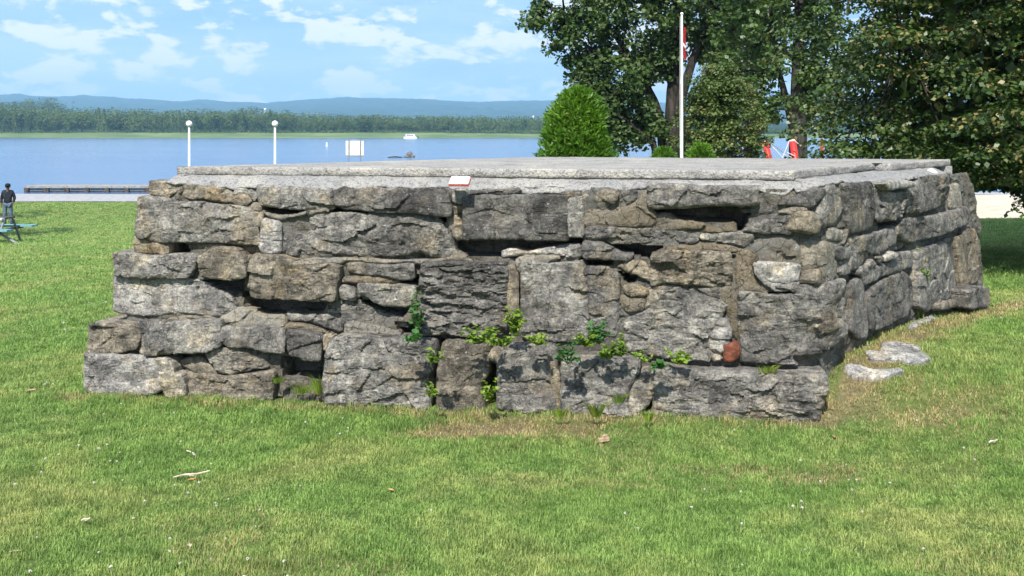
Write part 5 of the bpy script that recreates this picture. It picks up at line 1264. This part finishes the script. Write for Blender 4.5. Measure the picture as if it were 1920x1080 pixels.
# small ovoid tree beside the flagpole
Y4 = 27; bx = at(1350, 290, Y4).x; bz = gz(bx, Y4); cl = []
for i in range(430):
    h = rg1.random(); top = EYE + (HZ-116)/F*Y4; z0 = bz + .7; prof_w = math.sin(PI*min(.98, .16 + .84*h**1.15)**1.0)**.75 if h > .02 else .5
    rr = 1.18*max(.10, prof_w if h < .95 else .3)*rg1.uniform(.72, 1.05); a = rg1.uniform(0, 2*PI)
    cl.append(((bx + math.cos(a)*rr, Y4 + math.sin(a)*rr, z0 + h*(top - z0 - .1)), rg1.uniform(.16, .30)))
for i in range(60):
    h = rg1.random(); cl.append(((bx + rg1.normal(0, .4), Y4 + rg1.normal(0, .4), bz + 1 + h*3), .4))
st = [([(bx, Y4, bz), (bx, Y4, bz+1.5), (bx, Y4, bz+4)], [.10, .08, .02])]
build_tree('small_tree', 'small round headed tree with dense olive leaves right of the flagpole', (bx, Y4, bz), st, cl, rg1, .080, 90, 'leaf_small_tree', shape='quad', droop=.8, flat=.5, jitter=.55, aspect=.75)

# two open-crowned trees just left of the view, whose shade streaks the grass round the person
for (tx, ty, lbl) in ((-19.3, 29.6, 'open crowned tree beyond the left edge, casting the shade round the picnic table'), (-26.0, 43.0, 'farther open crowned tree beyond the left edge, casting the shade behind the person')):
    tz = gz(tx, ty); cl = []
    for i in range(70):
        a = rg1.uniform(0, 2*PI); rr = 2.7*rg1.random()**.6; cl.append(((tx + math.cos(a)*rr, ty + math.sin(a)*rr, tz + 3.2 + rg1.choice([0, 1.2, 2.6, 3.6]) + rg1.uniform(-.1, .1)), rg1.uniform(.35, .6)))
    build_tree('shade_tree', lbl, (tx, ty, tz), [([(tx, ty, tz - .1), (tx + .1, ty, tz + 3), (tx, ty, tz + 7)], [.18, .13, .03])], cl, rg1, .16, 90, 'leaf_maple', droop=.7, flat=.3, jitter=.6, aspect=.75)

# evergreen: upright fans of scale leaves
def cedar(name, label, px, topy, Y, halfw, basez, n, cat='shrub', leaf=.085, bulge=.25, m='leaf_cedar'):
    x0 = at(px, 0, Y).x; top = EYE + (HZ - topy)/F*Y; H = top - basez; Ps = []; Ns = []; rg = np.random.default_rng(int(px))
    t_ = thing(name, label, cat, (x0, Y, basez))
    h = rg.random(n)**.9; ang = rg.random(n)*2*PI
    R0 = halfw*np.clip((1 - h)/.42, 0, 1)**.36*(.86 + .14*np.sin(h*7 + ang*3)) * (1 + .20*vnoise(np.cos(ang)*2.6, np.sin(ang)*2.6, h*7, 3) + .08*vnoise(np.cos(ang)*7, np.sin(ang)*7, h*18, 4))
    k = rg.uniform(.60, 1.02, n) + (rg.random(n) < .10)*rg.uniform(0, .14, n)
    P = np.stack([x0 + np.cos(ang)*R0*k, Y + np.sin(ang)*R0*k, basez + .03 + h*H*.97], 1)
    # each spray: several narrow blades fanning up and out
    V = []; Q = []; nv = 0
    for j in range(7):
        d = np.stack([np.cos(ang)*.75, np.sin(ang)*.75, np.full(n, .75)], 1) + rg.normal(0, .55, (n, 3)); d /= np.linalg.norm(d, axis=1)[:, None]
        side = np.cross(d, rg.normal(0, 1, (n, 3))); side /= np.linalg.norm(side, axis=1)[:, None]
        l_ = leaf*rg.uniform(.6, 1.3, (n, 1)); w = l_*.13
        c_ = P + rg.normal(0, .02, (n, 3))
        v = np.stack([c_, c_ + d*l_*.5 + side*w, c_ + d*l_, c_ + d*l_*.5 - side*w], 1).reshape(-1, 3)
        V.append(v); Q.append(np.arange(4*n).reshape(n, 4) + nv); nv += 4*n
    link('foliage', mesh_np('foliage', np.concatenate(V) - np.array([x0, Y, basez]), quads=np.concatenate(Q)), M[m], t_)
    mb = MB(); mb.tube([(0, 0, -.05), (0, 0, H*.8)], [halfw*.10, .01], 7); mb.build('trunk', M['bark'], t_)
    # dense inner boughs
    rg2 = np.random.default_rng(9); n2 = n//3; h = rg2.random(n2); a = rg2.random(n2)*6.28; r2 = halfw*np.clip((1-h)/.42, 0, 1)**.36*.78*rg2.random(n2)**.5
    P = np.stack([np.cos(a)*r2, np.sin(a)*r2, .05 + h*H*.93], 1); v, q = leaf_cloud(P, ball_pts(n2, rg2), np.full(n2, leaf*1.6), rg2, 0, 'quad', .7, 1)
    link('inner_foliage', mesh_np('inner_foliage', v, quads=q), M['leaf_small_tree'], t_)
x0 = at(1083, 0, 17).x
cedar('cedar_bush', 'bright green rounded evergreen standing behind the middle of the slab', 1083, 166, 17, .67, gz(x0, 17), 5200, leaf=.11)
x0 = at(1245, 0, 24).x
cedar('low_shrub', 'low yellow green shrub on the left of the flagpole foot', 1245, 277, 24, .46, gz(x0, 24), 1300, leaf=.10)
cedar('low_shrub', 'low yellow green shrub on the right of the flagpole foot', 1314, 270, 24, .46, gz(at(1314, 0, 24).x, 24), 1400, leaf=.10)

# ------------------------------------------------------------------ flagpole with a limp flag
Yp = 25.5; x0 = at(1278.5, 0, Yp).x; z0 = gz(x0, Yp); ztop = EYE + (HZ-28)/F*Yp
fp = thing('flagpole', 'tall white flagpole rising in front of the trees', 'flagpole', (x0, Yp, z0))
MB().lathe((0, 0, 0), [(.09, 0), (.09, .05), (.036, .07), (.024, ztop - z0)], 12).build('pole', M['white_paint'], fp, True)
MB().ball((0, 0, ztop - z0 + .03), .04).build('finial', M['white_paint'], fp, True)
MB().tube([(-.045, -.01, ztop - z0 - .05), (-.055, -.01, 3.0), (-.04, -.01, 1.2)], .004, 5).build('halyard', M['white_paint'], fp)
MB().box((-.035, 0, 1.2), (.03, .02, .12)).build('cleat', M['grey_metal'], fp)
fl = thing('flag', 'limp red and white flag hanging folded along the upper flagpole', 'flag', (x0 + .03, Yp, EYE + (HZ-108)/F*Yp))
Hf = (108-50)/F*Yp
def cloth(z0_, z1_, m, nm):
    nx, nz_ = 22, 16; vs = []
    for j in range(nz_+1):
        t_ = z0_ + (z1_ - z0_)*j/nz_
        for i in range(nx+1):
            s_ = i/nx; w = .085*(1 - .55*abs(t_ - .45)) * (1 + .15*math.sin(t_*14))
            vs.append((s_*w + .012*math.sin(t_*9), .035*math.sin(s_*19 + t_*4), t_*Hf - s_*.10*(1 if t_ < .95 else .2)))
    fs = [(j*(nx+1)+i, j*(nx+1)+i+1, (j+1)*(nx+1)+i+1, (j+1)*(nx+1)+i) for j in range(nz_) for i in range(nx)]
    link(nm, mesh_np(nm, vs, faces=fs, smooth=True), M[m], fl)
cloth(0.02, .40, 'flag_red', 'red_band'); cloth(.402, .50, 'flag_white', 'white_band'); cloth(.502, 1.0, 'flag_red', 'red_band')

# ------------------------------------------------------------------ lamp posts on the shore
def lamp(px, gy, label, Y=58.5):
    x = at(px, 0, Y).x; z = gz(x, Y); zt = EYE + (HZ - gy)/F*Y
    l = thing('lamp_post', label, 'lamp post', (x, Y, z), 'white globe lamps along the shore')
    h = zt - z
    MB().lathe((0, 0, 0), [(.12, 0), (.12, .06), (.07, .10), (.055, h - .2)], 12).build('post', M['white_paint'], l, True)
    MB().lathe((0, 0, h - .2), [(.07, 0), (.10, .02), (.10, .05)], 12).build('collar', M['grey_metal'], l)
    MB().ball((0, 0, h), .18, 16, 12).build('globe', M['frosted_globe'], l, True)
lamp(354.5, 232, 'left white lamp post with a round globe above the left end of the slab')
lamp(515.5, 232, 'right white lamp post with a round globe near the middle of the river view')

# ------------------------------------------------------------------ back of a sign by the water
Ys = 57; x0 = at(665, 0, Ys).x; z0 = gz(x0, Ys); k_ = Ys/F
sg = thing('sign_board', 'back of a pale square sign board on two dark posts at the shore', 'sign', (x0, Ys, z0))
zt = EYE + (HZ-264)*k_ - z0; zb = EYE + (HZ-293)*k_ - z0
MB().box((0, .03, (zt+zb)/2), (34*k_, .03, zt-zb)).build('panel', M['sign_back'], sg)
for sx in (-10.8, 10.8): MB().box((sx*k_, 0, (zt+.1)/2), (.05, .05, zt+.1)).build('post', M['grey_metal'], sg)
MB().box((0, .0, zb+.03), (34*k_, .026, .04)).build('rail', M['grey_metal'], sg)
# ------------------------------------------------------------------ floating dock
dk = thing('dock', 'low grey timber dock with dark crib sides at the water beyond the lawn', 'dock', (at(47, 0, 72).x, 72, WATER))
Ld = 13.5; 
MB().box((Ld/2, .9, .42), (Ld, 2.0, .10)).build('deck', M['grey_timber'], dk)
MB().box((Ld/2, -.14, .40), (Ld+.1, .08, .12)).build('edge_beam', M['grey_timber'], dk)
for i in range(10):
    MB().box((.15 + i*1.45, -.05, .10), (.32, .25, .6)).build('crib_post', M['dark_timber'], dk)
for i in range(9):
    for z_, mm in ((.02, 'dark_timber'), (.22, 'grey_timber')): MB().box((.88 + i*1.45, .12, z_), (1.1, .12, .16)).build('side_plank', M[mm], dk)
# ------------------------------------------------------------------ buoy, boat, rocks in the river
x, y = at(612.5, 0, 312).x, 312
b0 = thing('buoy', 'small white marker buoy floating between the lamp and the sign', 'buoy', (x, y, WATER))
MB().lathe((0, 0, -.2), [(.30, 0), (.32, .35), (.20, .45), (.20, 1.25), (.08, 1.4)], 10).build('body', M['white_paint'], b0, True); MB().lathe((0, 0, -.25), [(.36, 0), (.36, .3)], 10).build('float_collar', M['white_paint'], b0)
Yb = 680; x = at(770, 0, Yb).x
bt = thing('cabin_boat', 'white cabin cruiser crossing the river near the far bank', 'boat', (x, Yb, WATER), rz=PI)
def hull():
    vs = []; st_ = [(-4.6, 1.35, .1), (-2, 1.5, -.1), (1, 1.45, -.1), (3.2, .95, 0), (4.8, .05, .25)]
    for xx, w, zb_ in st_: vs += [(xx, -w, 1.15 + max(0, xx)*.06), (xx, -w*.75, zb_), (xx, 0, zb_-.3), (xx, w*.75, zb_), (xx, w, 1.15 + max(0, xx)*.06)]
    fs = [(i*5+j, i*5+j+1, (i+1)*5+j+1, (i+1)*5+j) for i in range(4) for j in range(4)] + [(i*5+4, i*5, (i+1)*5, (i+1)*5+4) for i in range(4)] + [(0, 4, 3, 2, 1)]
    return mesh_np('hull', vs, faces=fs)
link('hull', hull(), M['boat_white'], bt)
mb = MB(); mb.add([(-3.4, -1.1, 1.1), (3.0, -.9, 1.2), (3.0, .9, 1.2), (-3.4, 1.1, 1.1), (-2.6, -1.0, 2.9), (3.6, -.8, 2.9), (3.6, .8, 2.9), (-2.6, 1.0, 2.9)], [(0, 3, 2, 1), (4, 5, 6, 7), (0, 1, 5, 4), (1, 2, 6, 5), (2, 3, 7, 6), (3, 0, 4, 7)]); mb.build('cabin', M['boat_white'], bt)
for xx in (-1.3, .3, 1.9): 
    for sy in (-1, 1): MB().box((xx, sy*1.02, 2.1), (1.25, .06, .65)).build('window', M['dark_glass'], bt)
MB().box((.4, 0, 3.0), (7.0, 2.2, .16)).build('canopy', M['boat_white'], bt)
MB().box((-4.9, 0, .8), (.7, .6, 1.5)).build('outboard_motor', M['black_cloth'], bt)
def rock(px, py, Y, w, h, label, tone):
    r_ = np.random.default_rng(int(px)); x = at(px, 0, Y).x
    bm = bmesh.new(); bmesh.ops.create_icosphere(bm, subdivisions=3, radius=1)
    for v in bm.verts:
        n_ = float(fbm(np.array([v.co.x*1.6]), np.array([v.co.y*1.6]), v.co.z*1.6 + px, 4, 3)[0]); v.co *= 1 + .35*n_; v.co.x *= w/2; v.co.y *= w*.4; v.co.z = v.co.z*h*.6 + h*.3
    me = bpy.data.meshes.new('rock'); bm.to_mesh(me); bm.free()
    o = link('rock', me, M['limestone'], None, (x, Y, WATER), TONE[tone]); tag(o, label, 'rock')
rock(768, 290, 172, 1.1, 1.15, 'dark pointed rock standing up in the water behind the slab', 'd')
rock(773.5, 292, 171, .8, .6, 'low grey rock touching the right of the dark pointed rock', 'm')
rock(761, 293.5, 171, .9, .45, 'flat grey rock touching the left of the dark pointed rock', 'm')
lg = MB().tube([(-1.3, 0, .05), (0, .05, .18), (1.2, 0, .06)], [.08, .13, .09], 8).build('driftwood_log', M['dark_timber'], None, True); lg.location = (at(741, 0, 170).x, 170, WATER); tag(lg, 'thin dark driftwood log lying in the water left of the rocks', 'log')
# ------------------------------------------------------------------ water towers far behind the wood
def tower(px, topy, label, wpx, hpx):
    Y = 1500; k_ = Y/F; x = at(px, 0, Y).x; z = 2 + 600/1600*22; zt = EYE + (HZ-topy)*k_
    w_ = thing('water_tower', label, 'water tower', (x, Y, z)); h = zt - z; r_ = wpx*k_/2
    MB().lathe((0, 0, h - hpx*k_*.55), [(r_*.5, -2), (r_, 0), (r_, hpx*k_*.4), (r_*.6, hpx*k_*.55)], 16).build('tank', M['white_paint'], w_, True)
    MB().lathe((0, 0, 0), [(r_*.6, 0), (r_*.5, h - hpx*k_*.55)], 12).build('shaft', M['white_paint'], w_, True)
tower(497, 203, 'white water tower above the wood right of the left lamp', 4.5, 6); tower(1000, 217, 'small white water tower above the wood near the evergreen', 3, 4.5)

# ------------------------------------------------------------------ red climbing frame on the beach
Yc = 31; k_ = Yc/F; xb = at(1460, 0, Yc).x; zb_ = gz(xb, Yc)
cf = thing('climbing_frame', 'playground climbing frame with red posts, white caps and ropes behind the slab', 'climbing frame', (xb, Yc, zb_))
P0 = lambda px, py, dy=0: at(px, py, Yc + dy) - Vector((xb, Yc, zb_))
def post(tx, ty, bx_, by_, r_, dy=0):
    a = P0(tx, ty, dy); b_ = P0(bx_, by_, dy); d = (b_ - a).normalized(); e = a + d*((a.z + .1)/max(.2, -d.z))
    MB().tube([a, e], r_, 14).build('post', M['red_paint'], cf, True)
    c_ = MB().tube([a + d*.005, a - d*.025, a - d*.05], [r_*1.03, r_*.9, r_*.4], 14).build('cap', M['white_paint'], cf, True)
post(1434, 265, 1441, 295, .105); post(1486, 264, 1491, 295, .105, .4); post(1541, 262, 1541, 300, .06, 1.0)
for a, b_ in (((1436, 262), (1480, 294)), ((1437, 262), (1468, 296)), ((1431, 263), (1412, 296)), ((1488, 262), (1502, 274)), ((1480, 264), (1468, 294)), ((1468, 288), (1484, 295)), ((1476, 286), (1490, 292))):
    MB().tube([P0(*a), P0(*b_)], .012, 6).build('rope', M['sign_back'] if a[0] != 1436 else M['grey_metal'], cf)
mb = MB(); mb.add([P0(1535, 264, 1), P0(1541, 257, .8), P0(1548, 263, 1), P0(1541, 262, 1.3)], [(0, 1, 2), (0, 2, 3), (0, 3, 1), (1, 3, 2)]); mb.build('roof', M['white_paint'], cf)

# leaning stake beyond the right end of the ruin
sk = MB().tube([at(1799, 362, 10.2), at(1806, 378, 10.05), at(1815, 398, 9.9)], [.018, .02, .022], 6).build('wood_stake', M['grey_timber']); tag(sk, 'short grey stake leaning beside the right end of the ruin', 'stake')
bz_ = gz(4.55, 9.9); 

# ------------------------------------------------------------------ picnic table at the left edge
Yt = 28.2; k_ = Yt/F; xt = at(-32, 0, Yt).x; zt_ = gz(xt, Yt)
pt = thing('picnic_table', 'teal and white picnic table cut off by the left edge of the picture', 'picnic table', (xt, Yt, zt_), rz=R(0))
for i in range(4):
    MB().box((0, (-.30 + i*.2), .72), (1.45, .17, .045)).build('tabletop_board', M['sign_back' if i == 0 else 'dark_timber'], pt)
for sy in (-.72, .72):
    for j in (-.1, .1): MB().box((.08, sy + j, .44), (2.1, .17, .045)).build('seat_board', M['teal_paint'], pt)
for sx in (-.62, .72):
    MB().box((sx, 0, .40), (.07, 1.65, .06)).build('cross_beam', M['dark_timber'], pt)
    for sy in (-1, 1):
        MB().tube([(sx, sy*.25, .69), (sx + .04*sy, sy*.62, .0)], .035, 8).build('leg', M['grey_metal'], pt)
MB().tube([(.62, -.55, .42), (1.45, -.75, .02)], .035, 8).build('brace', M['grey_metal'], pt)
MB().box((.1, -.80, .015), (1.6, .08, .05)).build('foot_rail', M['sign_back'], pt)

# ------------------------------------------------------------------ person in a dark jacket
Yh = 40.4; xh = at(14.5, 0, Yh).x; zh = gz(xh, Yh); 
pr_ = thing('person', 'person in a dark jacket, jeans and black cap standing beyond the picnic table', 'person', (xh, Yh, zh), rz=R(15))
def skin_mesh(name, pts, edges, rad, m, sub=2, root=0):
    me = bpy.data.meshes.new(name); me.from_pydata(pts, edges, []); o = link(name, me, M[m], pr_)
    sk_ = o.modifiers.new('skin', 'SKIN'); sk_.use_smooth_shade = True
    me.skin_vertices.new() if not me.skin_vertices else None
    for i, r_ in enumerate(rad):
        d = me.skin_vertices[0].data[i]; d.radius = r_ if hasattr(r_, '__len__') else (r_, r_); d.use_root = (i == root)
    sb = o.modifiers.new('sub', 'SUBSURF'); sb.levels = sub; sb.render_levels = sub
    return o
J = dict(pel=(0, 0, .95), waist=(0, -.01, 1.08), chest=(0, 0, 1.30), neck=(0, -.01, 1.47), head=(0, -.02, 1.60), crown=(0, -.01, 1.71),
         sl=(-.17, 0, 1.42), el=(-.24, .02, 1.15), hl=(-.22, -.06, .90), sr=(.17, 0, 1.42), er=(.25, .03, 1.16), hr=(.20, -.10, .93),
         tl=(-.09, 0, .90), kl=(-.11, -.03, .50), al=(-.12, .02, .08), fl=(-.13, -.14, .04), tr=(.09, 0, .90), kr=(.12, -.05, .50), ar=(.14, .03, .08), fr=(.16, -.13, .04))
def chain(names, rad, name, m, extra=None):
    idx = {}; pts = []; ed = []; rr = []
    for ch in names:
        for a, b_ in zip(ch, ch[1:]):
            for v in (a, b_):
                if v not in idx: idx[v] = len(pts); pts.append(J[v]); rr.append(rad[v])
            ed.append((idx[a], idx[b_]))
    return skin_mesh(name, pts, ed, rr, m)
body = chain([['pel', 'waist', 'chest', 'neck', 'head', 'crown'], ['chest', 'sl', 'el', 'hl'], ['chest', 'sr', 'er', 'hr'], ['pel', 'tl', 'kl', 'al', 'fl'], ['pel', 'tr', 'kr', 'ar', 'fr']],
             dict(pel=.12, waist=.11, chest=(.14, .10), neck=.055, head=(.075, .095), crown=.06, sl=.06, el=.042, hl=.034, sr=.06, er=.042, hr=.034, tl=.085, kl=.06, al=.04, fl=.035, tr=.085, kr=.06, ar=.04, fr=.035), 'body', 'skin_tone')
J.update(hl2=(-.225, -.045, .955), hr2=(.21, -.08, .98), hem=(0, 0, .90), col=(0, 0, 1.47))
chain([['hem', 'waist', 'chest', 'col'], ['chest', 'sl', 'el', 'hl2'], ['chest', 'sr', 'er', 'hr2']], dict(hem=(.18, .13), waist=(.165, .13), chest=(.18, .13), col=.075, sl=.085, el=.065, hl2=.05, sr=.085, er=.065, hr2=.05), 'jacket', 'dark_cloth')
J.update(al2=(-.12, .015, .10), ar2=(.14, .025, .10))
chain([['pel', 'tl', 'kl', 'al2'], ['pel', 'tr', 'kr', 'ar2']], dict(pel=(.15, .12), tl=.105, kl=.08, al2=.065, tr=.105, kr=.08, ar2=.065), 'jeans', 'denim')
for s_, hx, hy, hz_ in ((-1, -.22, -.06, .90), (1, .20, -.10, .93)):
    for f__ in range(5):
        a = (f__-2)*.014; l_ = (.06, .085, .09, .085, .07)[f__]
        if f__ == 0: MB().tube([(hx - s_*.02, hy-.02, hz_), (hx - s_*.045, hy-.045, hz_-.045)], [.010, .008], 6).build('finger', M['skin_tone'], pr_, True)
        else: MB().tube([(hx, hy + a, hz_-.02), (hx, hy + a*1.2 - .01, hz_-.02-l_*.6), (hx - s_*.015, hy + a*1.2 - .015, hz_-.02-l_)], [.010, .009, .007], 6).build('finger', M['skin_tone'], pr_, True)
MB().ball((0, -.015, 1.665), (.098, .112, .085), 14, 10).build('hair', M['black_cloth'], pr_, True)
MB().lathe((0, -.01, 1.675), [(.104, -.02), (.110, .02), (.085, .07), (.02, .095)], 14).build('cap', M['black_cloth'], pr_, True)
MB().box((0, -.135, 1.672), (.13, .10, .012)).build('cap_peak', M['black_cloth'], pr_)
MB().ball((0, -.118, 1.595), (.013, .02, .02), 6, 5).build('nose', M['skin_tone'], pr_, True)
for sx in (-.033, .033): MB().ball((sx, -.102, 1.625), (.010, .008, .006), 6, 5).build('eye', M['black_cloth'], pr_, True)
MB().box((0, -.108, 1.555), (.045, .008, .008)).build('mouth', M['brick_red'], pr_)
for sx in (-.093, .093): MB().ball((sx, -.01, 1.61), (.012, .02, .03), 6, 5).build('ear', M['skin_tone'], pr_, True)
for s_, fx in ((-1, 'fl'), (1, 'fr')):
    p = J[fx]; MB().ball((p[0], p[1] + .06, .05), (.05, .14, .055), 10, 7).build('shoe', M['black_cloth'], pr_, True)

# ------------------------------------------------------------------ air
HAZE = True
if HAZE:
    mh = bpy.data.materials.new('river_air'); mh.use_nodes = True; tn = mh.node_tree; tn.nodes.clear()
    oo = tn.nodes.new('ShaderNodeOutputMaterial'); pv = tn.nodes.new('ShaderNodeVolumePrincipled')
    pv.inputs['Color'].default_value = (.36, .68, 1.0, 1); pv.inputs['Density'].default_value = 1.7e-4; pv.inputs['Anisotropy'].default_value = 0.0
    tn.links.new(pv.outputs[0], oo.inputs['Volume'])
    mb = MB(); mb.box((0, 3900, 185), (17000, 8800, 392)); hz = mb.build('haze', mh); tag(hz, kind='stuff')
